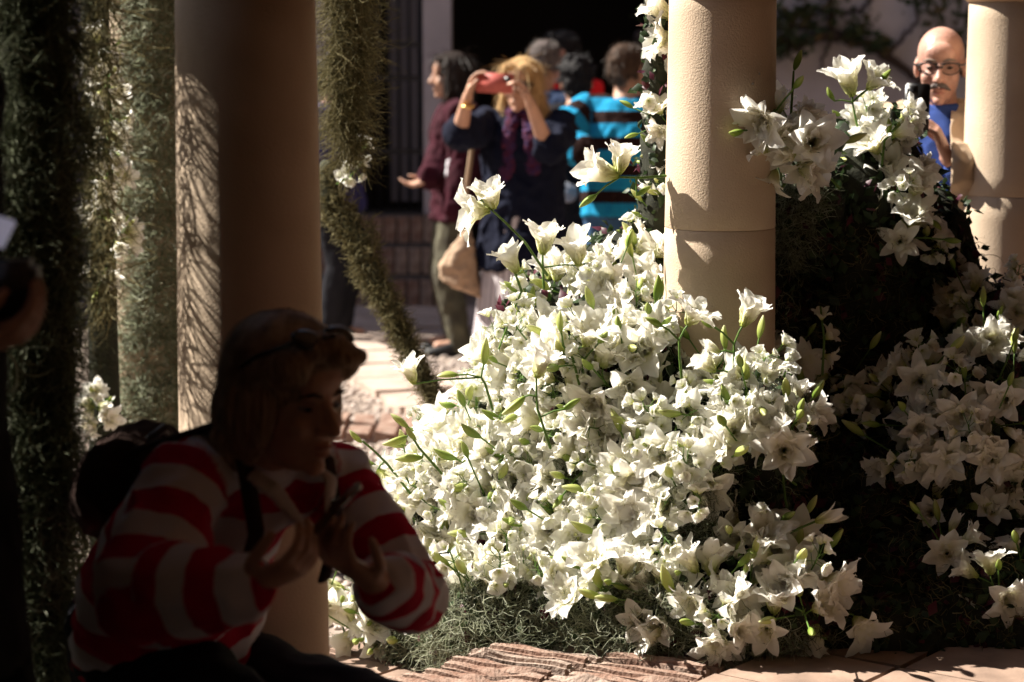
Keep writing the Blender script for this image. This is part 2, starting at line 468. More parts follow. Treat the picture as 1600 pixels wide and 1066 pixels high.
# climbing vine on the right-hand wall
vine = empty('climbing_vine', (FX(1400), FY - .05, 0), 'bare dark climbing vine spread over the pale shaded wall', 'vine')
def vpath(pts, r0, r1):
    b = MB(); q = []
    for i in range(len(pts) - 1):
        for t in np.linspace(0, 1, 7)[:-1]:
            a = Vector(pts[i]).lerp(Vector(pts[i + 1]), t); p = P(a.x, a.y, FY - .06)
            q.append(p + Vector((random.uniform(-.012, .012), random.uniform(-.02, .02), random.uniform(-.015, .015))))
    q.append(P(pts[-1][0], pts[-1][1], FY - .06))
    b.tube(q, list(np.linspace(r0, r1, len(q))), 7); b.build('branch', M['bark'], vine)
vpath([(1180, 90), (1225, 72), (1290, 56), (1345, 64), (1400, 98), (1450, 140), (1540, 210)], .045, .02)
vpath([(1300, 55), (1296, 20), (1306, -40)], .028, .02)
vpath([(1345, 64), (1330, 58), (1290, 50), (1240, 40), (1210, 10)], .03, .015)
vpath([(1385, 92), (1412, 55), (1436, 35), (1424, -20)], .016, .008)
vpath([(1210, 30), (1262, 12), (1320, 22), (1350, 14), (1372, -20)], .018, .012)
vpath([(1300, 55), (1286, 95), (1284, 110)], .014, .006)
vpath([(1440, 130), (1460, 165), (1470, 230)], .014, .008)
vpath([(1000, 60), (1100, 80), (1180, 90)], .05, .045)
def leaf_cloud(centers, n, size, name, m_, parent, flat_y=None, attrs=True):
    """small folded leaves scattered about centres [(p, radius)]"""
    nn = n; k = rng.integers(0, len(centers), nn)
    c = np.array([list(centers[i][0]) for i in k]); r = np.array([centers[i][1] for i in k])
    pos = c + rng.normal(size=(nn, 3)) * (r * .5)[:, None]
    if flat_y is not None: pos[:, 1] = flat_y - np.abs(rng.normal(size=nn)) * .05
    return leaves_at(pos, rng.normal(size=(nn, 3)), size, name, m_, parent)
def leaves_at(pos, nor, size, name, m_, parent, kind='stuff'):
    nn = len(pos); nor = nor / (np.linalg.norm(nor, axis=1, keepdims=True) + 1e-9)
    t = np.cross(nor, rng.normal(size=(nn, 3))); t /= np.linalg.norm(t, axis=1, keepdims=True) + 1e-9
    b = np.cross(nor, t); L = size * rng.uniform(.6, 1.4, (nn, 1)); W = L * .33
    base = pos; mid = pos + t * L * .5 + nor * L * .12; tip = pos + t * L - nor * L * .1
    l = pos + t * L * .45 + b * W - nor * L * .03; r_ = pos + t * L * .45 - b * W - nor * L * .03
    V = np.stack([base, l, mid, r_, tip], 1) - np.array(wloc(parent) if parent is not None else (0, 0, 0))
    f = np.array([[0, 2, 1], [0, 3, 2], [1, 2, 4], [2, 3, 4]])
    Fc = (f[None] + (np.arange(nn) * 5)[:, None, None]).reshape(-1, 3)
    av = np.repeat(rng.uniform(0, 1, nn), 5)
    o = link(name, np_mesh(name, V.reshape(-1, 3), Fc, {'tint': av}), m_, parent); tag(o, kind=kind); return o
M['vleaf'] = attr_mat('vine_leaf', 'tint', [(0, (.03, .05, .02)), (.6, (.05, .07, .03)), (1, (.10, .07, .03))], .6, transl=.2)
leaf_cloud([(P(x_, y_, FY - .1), r_) for x_, y_, r_ in ((1245, 20, .22), (1290, 25, .2), (1225, 60, .12), (1500, 40, .22), (1510, 90, .16), (1340, 45, .1), (1180, 40, .3), (1060, 20, .3), (1450, 5, .15), (1375, 70, .06))], 900, .06, 'leaves', M['vleaf'], vine, flat_y=FY - .1)
Z_ = Vector((0, 0, 1))
# unseen walls added at the gallery ends and patio sides to cut light
for nm_, u_ in (('gallery_end_blocker', -9.9), ('gallery_end_blocker', 15.9)):
    g = MB(); g.box(cl + U * u_ + N * 2.35 + Vector((0, 0, 2.0)), (.3, 4.4, 3.5), (U, N, Z_)); tag(g.build(nm_, M['gplaster'], smooth=False), kind='structure')
rgt = MB(); rgt.box((9.4, 12, 4), (.5, 14, 8)); tag(rgt.build('sky_block_wall', M['plaster'], smooth=False), 'added unseen wall cutting sky light over the patio beyond the bald man', 'wall')
side = MB(); side.box((-10, 8, 3.6), (.5, 34, 7.2)); tag(side.build('sky_block_wall', M['plaster'], smooth=False), 'added unseen wall cutting sky light on the sunny side of the patio', 'wall')
# ================================================================ PEOPLE
Z = Vector((0, 0, 1))
M['skin'] = mat('skin', (.52, .30, .21), .5, bump=.15, bscale=120, var=.15, vscale=14, spec=.35, sub=.08)
M['skin2'] = mat('tanned_skin', (.45, .24, .16), .5, bump=.15, bscale=120, var=.18, vscale=14, spec=.35, sub=.08)
def hairmat(name, c, c2, st=(14, 14, 1.5)):
    return mat(name, c, .6, bump=1.0, bscale=16, var=.6, vscale=10, stretch=st, col2=c2, spec=.12, bdist=.008)
M['blonde'] = hairmat('blonde_hair', (.55, .36, .17), (.28, .16, .07))
M['ashblonde'] = hairmat('streaked_brown_hair', (.42, .30, .20), (.16, .10, .06))
M['darkhair'] = hairmat('dark_brown_hair', (.035, .022, .018), (.012, .008, .007))
M['blackhair'] = hairmat('black_hair', (.012, .011, .012), (.006, .005, .006), (3, 3, 3))
M['brownhair'] = hairmat('brown_hair', (.075, .045, .03), (.03, .018, .012), (4, 4, 4))
M['greyhair'] = hairmat('grey_hair', (.16, .13, .12), (.06, .05, .05), (5, 5, 5))
M['eye'] = mat('eye_white', (.25, .21, .19), .25); M['iris'] = mat('dark_iris', (.02, .014, .01), .15)
M['lip'] = mat('lips', (.40, .18, .14), .45)
M['shoe'] = mat('black_shoe', (.015, .015, .016), .5)

def strands(name, P0, D0, L, m_, parent, K=7, curl=.5, width=.0012, grav=0.0, kind=None, tintbias=0.0):
    """curly thin ribbons from points P0 heading D0"""
    P0 = np.asarray(P0, float); D = np.asarray(D0, float); n = len(P0)
    D /= np.linalg.norm(D, axis=1, keepdims=True) + 1e-9
    L = np.broadcast_to(np.asarray(L, float), (n,)) * rng.uniform(.5, 1.4, n); st = L / (K - 1)
    side = rng.normal(size=(n, 3)); pts = [P0]; p = P0.copy(); w_ = rng.normal(size=(n, 3)) * curl
    for k in range(1, K):
        w_ = w_ * .6 + rng.normal(size=(n, 3)) * curl * .6
        D = D + w_; D[:, 2] -= grav; D /= np.linalg.norm(D, axis=1, keepdims=True) + 1e-9
        p = p + D * st[:, None]; pts.append(p.copy())
    pts = np.stack(pts, 1)                                                    # n,K,3
    T = np.gradient(pts, axis=1); s = np.cross(T, side[:, None]); s /= np.linalg.norm(s, axis=2, keepdims=True) + 1e-9
    wd = width * rng.uniform(.6, 1.5, (n, 1, 1)) * np.linspace(1, .4, K)[None, :, None]
    V = np.stack([pts - s * wd, pts + s * wd], 2).reshape(-1, 3)              # n,K,2
    q = np.arange(K - 1) * 2; f = np.stack([q, q + 1, q + 3, q + 2], 1)
    Fc = (f[None] + (np.arange(n) * 2 * K)[:, None, None]).reshape(-1, 4)
    tint = np.clip(np.repeat(rng.uniform(0, 1, n), 2 * K) + tintbias, 0, 1)
    o0 = np.array(wloc(parent)) if parent is not None else np.zeros(3)
    o = link(name, np_mesh(name, V - o0, Fc, {'tint': tint}), m_, parent)
    if kind: tag(o, kind=kind)
    return o

def hair_on(me, m_, parent, n, L=.06, out=.2, curl=.08, width=.0014, grav=.05):
    """loose hair strands combed down over a hair shape (world-space mesh)"""
    k = len(me.vertices); co = np.empty(k * 3, np.float32); me.vertices.foreach_get('co', co); co = co.reshape(-1, 3).astype(float)
    no = np.empty(k * 3, np.float32); me.vertices.foreach_get('normal', no); no = no.reshape(-1, 3).astype(float)
    i = rng.integers(0, k, n); c, nn = co[i], no[i]; dn = np.array([0, 0, -1.0]) - nn * (-nn[:, 2:3])
    dn /= np.linalg.norm(dn, axis=1, keepdims=True) + .15
    return strands('hair_strands', c - nn * .002, dn + nn * out + rng.normal(size=(n, 3)) * .12, L, m_, parent, K=6, curl=curl, width=width, grav=grav)
HS = {}
def hair_ramp(key, a, b, c): HS[key] = attr_mat(key + '_strand', 'tint', [(0, a), (.6, b), (1, c)], .5, spec=.3)
hair_ramp('blonde', (.26, .15, .06), (.50, .32, .14), (.75, .56, .30)); hair_ramp('dark', (.008, .006, .005), (.022, .014, .011), (.06, .04, .03)); hair_ramp('black', (.004, .004, .004), (.009, .008, .009), (.03, .028, .03))
hair_ramp('brown', (.02, .012, .008), (.05, .03, .02), (.11, .07, .045)); hair_ramp('grey', (.05, .045, .04), (.12, .10, .09), (.30, .27, .25))
def frame_head(Fv, Uv):
    Fv = Fv.normalized(); Sv = Fv.cross(Uv).normalized(); Uv = Sv.cross(Fv).normalized(); return (Sv, Fv, Uv)   # x side (her right), y forward, z up
class Head:
    def __init__(s, c, Fv, Uv=Z, k=1.0):
        s.c = Vector(c); s.ax = frame_head(Vector(Fv), Vector(Uv)); s.k = k
    def p(s, x, y, z): return s.c + (s.ax[0] * x + s.ax[1] * y + s.ax[2] * z) * s.k
    def e(s, mb, c, r, n=16, m=11): mb.ell(s.p(*c), [q * s.k for q in r], s.ax, n, m)
    def skin(s, mb, fem=True):
        e = s.e
        e(mb, (0, -.015, .038), (.074, .094, .083), 20, 14); e(mb, (0, .028, -.028), (.060, .066, .086), 18, 12)
        e(mb, (0, .034, -.076), (.047, .050, .040)); e(mb, (0, .074, -.100), (.020, .018, .016))
        e(mb, (0, .072, .046), (.048, .026, .035)); e(mb, (0, .082, .022), (.047, .014, .009))
        for x in (-1, 1):
            e(mb, (x * .036, .066, -.030), (.023, .022, .022)); e(mb, (x * .074, -.006, -.008), (.011, .020, .031)); e(mb, (x * .012, .104, -.034), (.010, .010, .009))
        mb.tube([s.p(0, .088, .018), s.p(0, .103, -.008), s.p(0, .116, -.030)], [.008 * s.k, .010 * s.k, .013 * s.k], 8)
        e(mb, (0, .089, -.062), (.022, .012, .006)); e(mb, (0, .088, -.074), (.019, .011, .007)); e(mb, (0, .078, -.066), (.030, .014, .020))
    def eyes(s, parent):
        for x in (-1, 1):
            b = MB(); b.ell(s.p(x * .031, .0735, .003), [.0120 * s.k, .0122 * s.k, .0042 * s.k], s.ax, 12, 8); o = b.build('eye', M['eye'], parent)
            b = MB(); b.ell(s.p(x * .031, .0825, .002), [.0095 * s.k, .004 * s.k, .0036 * s.k], s.ax, 10, 6); b.build('iris', M['iris'], o)
            b = MB(); b.tube([s.p(x * .012, .092, .024), s.p(x * .032, .096, .030), s.p(x * .050, .080, .025)], [.0035 * s.k, .004 * s.k, .002 * s.k], 6); b.build('eyebrow', M['browmat'], parent)
        b = MB(); b.ell(s.p(0, .094, -.062), [.021 * s.k, .009 * s.k, .0045 * s.k], s.ax); b.ell(s.p(0, .092, -.0735), [.017 * s.k, .009 * s.k, .006 * s.k], s.ax); b.build('lips', M['lip'], parent)
    def hair(s, style):
        mb = MB(); e = lambda c, r: s.e(mb, c, r)
        if style == 'short':
            e((0, -.020, .046), (.080, .096, .084)); e((0, -.075, .0), (.064, .040, .07)); e((0, .045, .095), (.055, .035, .026))
            for x in (-1, 1): e((x * .066, -.03, .01), (.015, .04, .05))
        elif style == 'curly':
            e((0, -.020, .05), (.088, .102, .09)); e((0, -.075, -.01), (.075, .045, .075))
            for k in range(46):
                a = random.uniform(0, 6.28); z = random.uniform(-.05, .13); rr_ = math.sqrt(max(.1, 1 - ((z - .045) / .1) ** 2))
                y = -.02 + .1 * math.sin(a) * rr_
                if y > .06 and z < .06: continue
                e((.088 * math.cos(a) * rr_, y, z), (.02, .02, .02))
        elif style == 'bob':
            e((0, -.018, .048), (.085, .101, .086)); e((0, -.075, -.045), (.074, .045, .095)); e((0, .05, .088), (.056, .036, .03))
            for x in (-1, 1):
                e((x * .072, -.005, -.03), (.021, .058, .092)); e((x * .078, -.03, -.085), (.022, .05, .05))
        elif style == 'long':
            e((0, -.018, .048), (.086, .102, .087)); e((0, -.078, -.06), (.08, .048, .12))
            for x in (-1, 1):
                e((x * .076, .0, -.04), (.022, .056, .10)); e((x * .088, -.015, -.12), (.032, .05, .07)); e((x * .04, .055, .082), (.035, .035, .03))
        elif style == 'bald':
            for x in (-1, 1): e((x * .068, -.03, -.002), (.013, .046, .036))
            e((0, -.088, -.005), (.058, .022, .045))
        return mb

def ik(a, b, l1, l2, pole):
    d = b - a; L = min(d.length, (l1 + l2) * .999); d = d.normalized(); b = a + d * L
    x = (l1 * l1 - l2 * l2 + L * L) / (2 * L); h = math.sqrt(max(0, l1 * l1 - x * x))
    pv = Vector(pole); pv = pv - d * pv.dot(d); pv = pv.normalized() if pv.length > 1e-6 else d.orthogonal().normalized()
    return a + d * x + pv * h, b
def hand(mb, wr, d, nrm, side, curl=(.3, .5, .4), k=1.0, spread=.12, thumb=.6):
    """wr wrist, d finger direction, nrm direction the palm faces, side = +1/-1 for the thumb side along d x nrm"""
    d = d.normalized(); nrm = (nrm - d * nrm.dot(d)).normalized(); s = d.cross(nrm).normalized() * side
    rings = []
    for t, w_, h_ in ((-.02, .026, .02), (.015, .03, .019), (.05, .039, .017), (.085, .041, .014), (.098, .035, .010)):
        rings.append((wr + d * t * k, s * w_ * k, nrm * h_ * k))
    mb.loft(rings, 12)
    for i, (o, L) in enumerate(((.031, .072), (.0105, .082), (-.0105, .077), (-.030, .060))):
        q = wr + (d * (.092 - abs(o) * .15) + s * o) * k
        dd = (d + s * spread * (o / .03)).normalized(); pts = [q - dd * .02 * k, q]; an = 0
        for j, fr in enumerate((.45, .32, .23)):
            an += curl[j] * (1 + .08 * i); v = dd * math.cos(an) + nrm * math.sin(an)
            q = q + v * L * fr * k; pts.append(q)
        mb.tube(pts, [.0098 * k, .0098 * k, .0092 * k, .0085 * k, .0074 * k], 8)
    q = wr + (d * .022 + s * .026 + nrm * .006) * k; v1 = (d * .75 + s * .8 + nrm * .25).normalized(); v2 = (d * .95 + s * (.5 - thumb * .5) + nrm * (.2 + thumb * .5)).normalized()
    mb.tube([q, q + v1 * .038 * k, q + v1 * .038 * k + v2 * .03 * k, q + v1 * .036 * k + v2 * .056 * k], [.014 * k, .0115 * k, .0105 * k, .008 * k], 8)

def pose(h, base, yaw=0.0, lean=0.0, side_lean=0.0, head_yaw=0.0, head_pitch=0.0, sit=0.0):
    """joints in world space; yaw 0 faces the camera (-Y), positive turns to the camera's right"""
    b = Vector(base); Fv = Vector((math.sin(yaw), -math.cos(yaw), 0)); S = Vector((math.cos(yaw), math.sin(yaw), 0))      # S: the person's left
    J = dict(h=h, F=Fv, S=S, base=b)
    sp = (Z * math.cos(lean) + Fv * math.sin(lean)); sp = (sp + S * side_lean).normalized()
    J['sp'] = sp
    J['pel'] = b + Z * (.53 * h - sit)
    for nm, t in (('waist', .085), ('chest', .20), ('uch', .255), ('neckb', .295)): J[nm] = J['pel'] + sp * (t * h)
    hy = yaw + head_yaw; hF = Vector((math.sin(hy), -math.cos(hy), 0)); hF = (hF * math.cos(head_pitch) + Z * math.sin(head_pitch)).normalized()
    J['hF'] = hF; J['hU'] = (Z - hF * hF.z).normalized()
    J['hc'] = J['neckb'] + sp * (.088 * h) + Fv * .012 * h + hF * .015
    sh = J['pel'] + sp * (.268 * h)
    for sd_, sg in (('L', 1), ('R', -1)):
        J['sh' + sd_] = sh + S * (sg * .108 * h)
        J['hip' + sd_] = J['pel'] + S * (sg * .052 * h) - Z * .01 * h
        J['an' + sd_] = b + S * (sg * .065 * h) + Z * .05 * h
        J['kn' + sd_], _ = ik(J['hip' + sd_], J['an' + sd_], .245 * h, .236 * h, Fv)
        w_ = J['sh' + sd_] + S * (sg * .05 * h) - Z * (.32 * h) + Fv * .05
        J['el' + sd_], J['wr' + sd_] = ik(J['sh' + sd_], w_, .172 * h, .155 * h, -Fv)
    return J
def arm(J, sd_, target, pole):
    h = J['h']; J['el' + sd_], J['wr' + sd_] = ik(J['sh' + sd_], Vector(target), .172 * h, .155 * h, Vector(pole))

def torso_rings(J, off=0.0, fat=1.0, hem=None, flare=0.0, depth=1.0):
    h = J['h'] / 1.7; S = J['S']; rings = []
    pts = [('pel', .165, .115), ('waist', .145 * fat, .105 * fat), ('chest', .16 * fat ** .5, .118 * fat ** .5), ('uch', .150, .10), ('neckb', .075, .062)]
    for i, (nm, a, b) in enumerate(pts):
        c = J[nm]; t = (J[pts[min(i + 1, 4)][0]] - J[pts[max(i - 1, 0)][0]]).normalized()
        A = (S - t * S.dot(t)).normalized(); B = t.cross(A)
        rings.append((c, A * (a * h + off), B * (b * h * depth + off)))
    if hem:                                   # extend below the pelvis
        c = J['pel']; A = rings[0][1]; B = rings[0][2]; d = (J['pel'] - J['waist']).normalized()
        pre = []
        for t in (1.0, .5):
            pre.append((c + d * hem * t, A * (1 + flare * t), B * (1 + flare * t)))
        rings = pre + rings
    return rings
def body_mesh(J, head, hands=None, voxel=.006):
    h = J['h'] / 1.7; mb = MB()
    head.skin(mb)
    mb.tube([head.p(0, -.022, -.03), head.p(0, -.02, -.085), J['neckb']], [.052 * h, .050 * h, .060 * h], 14)
    mb.loft(torso_rings(J, -.012), 20)
    for sd_ in 'LR':
        mb.tube([J['uch'].lerp(J['sh' + sd_], .6), J['sh' + sd_], J['sh' + sd_].lerp(J['el' + sd_], .45), J['el' + sd_]], [.05 * h, .05 * h, .043 * h, .036 * h], 12)
        mb.tube([J['el' + sd_], J['el' + sd_].lerp(J['wr' + sd_], .35), J['wr' + sd_]], [.037 * h, .038 * h, .025 * h], 12)
        mb.tube([J['hip' + sd_], J['hip' + sd_].lerp(J['kn' + sd_], .4), J['kn' + sd_]], [.078 * h, .072 * h, .05 * h], 12)
        mb.tube([J['kn' + sd_], J['kn' + sd_].lerp(J['an' + sd_], .35), J['an' + sd_]], [.05 * h, .052 * h, .034 * h], 12)
        mb.tube([J['an' + sd_] - Z * .02, J['an' + sd_] - Z * .025 + J['F'] * .13 * h], [.035 * h, .028 * h], 10)
        if hands and sd_ in hands: hand(mb, J['wr' + sd_], k=h, **hands[sd_])
    return remesh(mb, voxel, 2)
def top_mesh(J, off=.022, sleeve=1.0, fat=1.0, hem=.07, flare=.05, voxel=.009, folds=.006, cuff=.0, slv=1.0, collar=0.0, depth=1.0):
    h = J['h'] / 1.7; mb = MB(); mb.loft(torso_rings(J, off, fat, hem, flare, depth), 28)
    for sd_ in 'LR':
        sh, el, wr = J['sh' + sd_], J['el' + sd_], J['wr' + sd_]
        mb.tube([J['uch'].lerp(sh, .5), sh, sh.lerp(el, .5), el], [(.055 * h + off), (.057 * h + off) , (.050 * h + off) * slv, (.043 * h + off) * slv], 14)
        if sleeve > .5:
            t = (sleeve - .5) * 2
            mb.tube([el, el.lerp(wr, .5 * t), el.lerp(wr, t)], [(.043 * h + off) * slv, (.042 * h + off) * slv, (.032 * h + off * (1 + cuff)) * slv], 14)
    if collar:
        mb.loft([(J['neckb'] - J['sp'] * .03, J['S'] * .085 * h, J['F'] * .078 * h), (J['neckb'] + J['sp'] * collar, J['S'] * .068 * h, J['F'] * .066 * h)], 18)
    return remesh(mb, voxel, 4, folds, 10, (1, 1, .8), random.uniform(0, 50))
def trousers_mesh(J, off=.016, voxel=.010, folds=.007, wide=1.0):
    h = J['h'] / 1.7; mb = MB(); r = torso_rings(J, off * .8)
    mb.loft(r[:2], 20)
    for sd_ in 'LR':
        hp, kn, an = J['hip' + sd_], J['kn' + sd_], J['an' + sd_]
        mb.tube([hp + Z * .02, hp.lerp(kn, .3), hp.lerp(kn, .7), kn], [.088 * h + off, .085 * h + off, .066 * h + off * wide, .056 * h + off * wide], 14)
        mb.tube([kn, kn.lerp(an, .5), an - Z * .02], [.056 * h + off * wide, .056 * h + off * wide, .045 * h + off * wide], 14)
    return remesh(mb, voxel, 3, folds, 11, (1, 1, .6), random.uniform(0, 50))
def shoes(J, parent, m_=None):
    h = J['h'] / 1.7
    for sd_ in 'LR':
        b = MB(); a = J['an' + sd_] - Z * (.05 * J['h']); Fv = J['F']; S = J['S']
        b.loft([(a - Fv * .07 + Z * .035, S * .025, Z * .03), (a - Fv * .05 + Z * .045, S * .038, Z * .044), (a + Fv * .02 + Z * .05, S * .042, Z * .05), (a + Fv * .10 + Z * .035, S * .045, Z * .034), (a + Fv * .17 + Z * .025, S * .036, Z * .024), (a + Fv * .20 + Z * .02, S * .015, Z * .014)], 14)
        b.build('shoe', m_ or M['shoe'], parent)
def put(me, name, m_, parent): return link(name, shift(me, wloc(parent)), m_, parent)
def stripes(me, bones, parent=None):
    """attribute 'stripe' = running length along the nearest bone"""
    n = len(me.vertices); co = np.empty(n * 3, np.float32); me.vertices.foreach_get('co', co); co = co.reshape(-1, 3).astype(float)
    best = np.full(n, 1e9); val = np.zeros(n)
    for p0, p1, off, r in bones:
        p0 = np.array(p0); p1 = np.array(p1); d = p1 - p0; L = np.linalg.norm(d); d = d / L
        t = (co - p0) @ d; tc_ = np.clip(t, 0, L); dist = np.linalg.norm(co - (p0 + tc_[:, None] * d), axis=1) - r
        m_ = dist < best; best[m_] = dist[m_]; val[m_] = off + t[m_]
    a = me.attributes.new('stripe', 'FLOAT', 'POINT'); a.data.foreach_set('value', val.astype(np.float32))

def rbox(size, bev, name='rbox', seg=3):
    bm = bmesh.new(); bmesh.ops.create_cube(bm, size=1); bmesh.ops.scale(bm, vec=size, verts=bm.verts)
    bmesh.ops.bevel(bm, geom=list(bm.edges), offset=bev, segments=seg, affect='EDGES'); me = bpy.data.meshes.new(name); bm.to_mesh(me); bm.free(); me.shade_smooth(); return me
def phone(c, wdir, updir, label, m_, size=(.148, .072, .009), lens=(.8, .3), lens_size=(.02, .018)):
    """wdir: long side, updir: short side; the back faces w x u"""
    c = Vector(c); wv = Vector(wdir).normalized(); uv = Vector(updir); uv = (uv - wv * uv.dot(wv)).normalized(); nv = wv.cross(uv)
    e = empty('phone', c, label, 'phone'); e.rotation_mode = 'QUATERNION'; e.rotation_quaternion = Matrix((wv, uv, nv)).transposed().to_quaternion()
    link('case', rbox(size, .004, 'case'), m_, e)
    o = link('camera_bump', rbox((lens_size[0], lens_size[1], .004), .0012, 'bump'), M['black'], e, Vector((size[0] * (lens[0] - .5), size[1] * (lens[1] - .5), size[2] / 2 + .001)))
    b = MB(); b.tube([(0, 0, 0), (0, 0, .004)], .004, 10); b.build('lens', M['glass'], o, origin=(0, 0, 0))
    link('screen', rbox((size[0] - .006, size[1] - .006, .001), .0003, 'screen', 1), M['glass'], e, Vector((0, 0, -size[2] / 2 - .0004)))
    return e
M['browmat'] = mat('eyebrow_hair', (.06, .04, .03), .8)

# ---- the woman bending forward in front of the near column
def fg_woman():
    e = empty('person', (P(160, 1000, 3.9).x, 3.9, FLOOR), 'bending woman in red and white striped sweater taking a picture with her phone', 'person')
    J = dict(h=1.62, base=Vector(e.location))
    J['F'] = Vector((.80, -.60, 0)); J['S'] = Vector((.60, .80, 0))
    J['pel'] = P(262, 1015, 3.92); J['waist'] = P(268, 915, 3.86); J['chest'] = P(318, 815, 3.74); J['uch'] = P(365, 745, 3.69); J['neckb'] = P(405, 690, 3.66)
    J['sp'] = (J['neckb'] - J['chest']).normalized()
    J['shR'] = P(292, 757, 3.58); J['elR'] = P(222, 925, 3.42); J['wrR'] = P(385, 918, 3.33)
    J['shL'] = P(525, 755, 3.83); J['elL'] = P(645, 935, 3.70); J['wrL'] = P(580, 905, 3.46)
    J['hipR'] = P(225, 1050, 3.84); J['hipL'] = P(310, 1060, 4.0)
    J['knR'] = J['hipR'] + Vector((.26, -.25, -.06)); J['knL'] = J['hipL'] + Vector((.34, -.10, -.05))
    J['anR'] = J['knR'] + Vector((-.10, .06, 0)); J['anR'].z = FLOOR + .08; J['anL'] = J['knL'] + Vector((-.10, .08, 0)); J['anL'].z = FLOOR + .08
    hd = Head(P(450, 622, 3.60), Vector((.74, -.66, -.12)), Vector((.06, -.05, 1)), .98)
    J['hF'] = hd.ax[1]
    ph_c = P(505, 815, 3.36)
    hands = {'R': dict(d=(P(500, 868, 3.30) - J['wrR']), nrm=Vector((.3, .25, .8)), side=1, curl=(.4, .6, .4)),
             'L': dict(d=(P(505, 862, 3.38) - J['wrL']), nrm=Vector((-.2, -.2, .8)), side=-1, curl=(.5, .7, .5))}
    bm_ = body_mesh(J, hd, hands, .005); put(bm_, 'body', M['skin'], e)
    mb = MB(); off = .03
    # sweater: full torso, drooping belly and wide sleeves
    S = J['S']
    def ring(c, t, a, b):
        t = t.normalized(); A = (S - t * S.dot(t)).normalized(); return (c, A * a, t.cross(A) * b)
    pts = [J['pel'] + Vector((-.01, .02, -.03)), J['pel'].lerp(J['waist'], .5), J['waist'], J['waist'].lerp(J['chest'], .5), J['chest'], J['uch'], J['neckb']]
    ab = [(.175, .14), (.185, .15), (.175, .145), (.165, .135), (.155, .125), (.135, .10), (.08, .07)]
    mb.loft([ring(pts[i], pts[min(i + 1, 6)] - pts[max(i - 1, 0)], *ab[i]) for i in range(7)], 30)
    mb.tube([J['uch'].lerp(J['shR'], .5), J['shR'], J['shR'].lerp(J['elR'], .5), J['elR'] + Vector((0, 0, .01))], [.075, .080, .078, .076], 18)
    mb.tube([J['elR'], J['elR'].lerp(J['wrR'], .5), J['elR'].lerp(J['wrR'], .93)], [.08, .076, .056], 18)
    mb.tube([J['uch'].lerp(J['shL'], .5), J['shL'], J['shL'].lerp(J['elL'], .5), J['elL']], [.075, .075, .068, .062], 18)
    mb.tube([J['elL'], J['elL'].lerp(J['wrL'], .5), J['elL'].lerp(J['wrL'], .8)], [.064, .058, .048], 18)
    sw = remesh(mb, .0075, 4, .0085, 8, (1, 1, 1.6), 3.0)
    L1 = (J['elR'] - J['shR']).length; L2 = (J['elL'] - J['shL']).length
    stripes(sw, [(J['pel'], J['waist'], .0, .17), (J['waist'], J['chest'], (J['waist'] - J['pel']).length, .165), (J['chest'], J['neckb'], (J['waist'] - J['pel']).length + (J['chest'] - J['waist']).length, .14),
                 (J['shR'], J['elR'], .02, .084), (J['elR'], J['wrR'], .02 + L1, .075), (J['shL'], J['elL'], .06, .07), (J['elL'], J['wrL'], .06 + L2, .055)])
    M['redstripe'] = attr_mat('red_white_stripe_knit', 'stripe', [(0, (.48, .010, .045)), (.5, (.66, .64, .70))], .9, const=True, fract=.094, bump=.3, bscale=300, spec=.1, jitter=.008)
    put(sw, 'sweater', M['redstripe'], e)
    cb = MB()                                  # open polo collar
    for sg in (1, -1):
        a = hd.p(sg * .062, -.045, -.115); b_ = hd.p(sg * .066, .05, -.135); c_ = hd.p(sg * .012, .10, -.215)
        cb.tube([hd.p(sg * .02, -.085, -.10), a, b_, c_], [.012, .016, .018, .008], 10, flat=.4)
    put(remesh(cb, .005, 3), 'collar', fabric('white_collar', (.68, .64, .64)), e)
    tb = MB()
    for sd_ in 'LR':
        tb.tube([J['hip' + sd_], J['kn' + sd_]], [.115, .08], 16); tb.tube([J['kn' + sd_], J['an' + sd_]], [.078, .06], 16)
    tb.loft([ring(J['pel'] + Vector((-.03, .04, -.10)), J['sp'], .17, .15), ring(J['pel'] + Vector((-.02, .03, 0)), J['sp'], .195, .165), ring(J['pel'].lerp(J['waist'], .3), J['sp'], .18, .15)], 22)
    put(remesh(tb, .01, 4, .008, 9), 'trousers', fabric('black_trousers', (.018, .018, .024)), e)
    shoes(J, e)
    hm = MB()
    hd.e(hm, (0, -.015, .05), (.090, .106, .088)); hd.e(hm, (0, -.085, -.035), (.083, .048, .085)); hd.e(hm, (-.01, .066, .096), (.062, .040, .030)); hd.e(hm, (-.03, .10, .088), (.04, .025, .018))
    for x in (-1, 1):
        hd.e(hm, (x * .076, -.012, -.02), (.026, .058, .085)); hd.e(hm, (x * .075, -.055, -.085), (.026, .045, .045)); hd.e(hm, (x * .055, .055, .07), (.035, .04, .035))
    hobj = put(remesh(hm, .005, 3, .004, 30, (1, 1, .3)), 'hair', M['ashblonde'], e)
    # loose strands over the cap
    hb = []; 
    cnt = 900
    for i in range(cnt):
        a = random.uniform(0, 6.283); r_ = random.uniform(.0, .5); base_ = [math.cos(a) * r_, math.sin(a) * r_]
        a2 = a + random.uniform(-.25, .25); pts_ = []
        zend = random.uniform(-.10, -.02) if math.sin(a2) < .55 else random.uniform(.05, .09)
        for t in np.linspace(0, 1, 7):
            ph = r_ * 1.2 + (math.pi / 2 - r_ * 1.2) * min(1, t * 1.5)
            x = math.cos(a2) * .096 * math.sin(ph); y = -.018 + math.sin(a2) * .112 * math.sin(ph); z = .05 + .094 * math.cos(ph)
            if t > .66: z = .05 + (zend - .05) * (t - .66) / .34; x *= 1.02; y -= .01 * (t - .66) / .34
            pts_.append(hd.p(x, y, z) + Vector([random.gauss(0, .0015) for _ in range(3)]))
        hb.append(pts_)
    rb = MB()
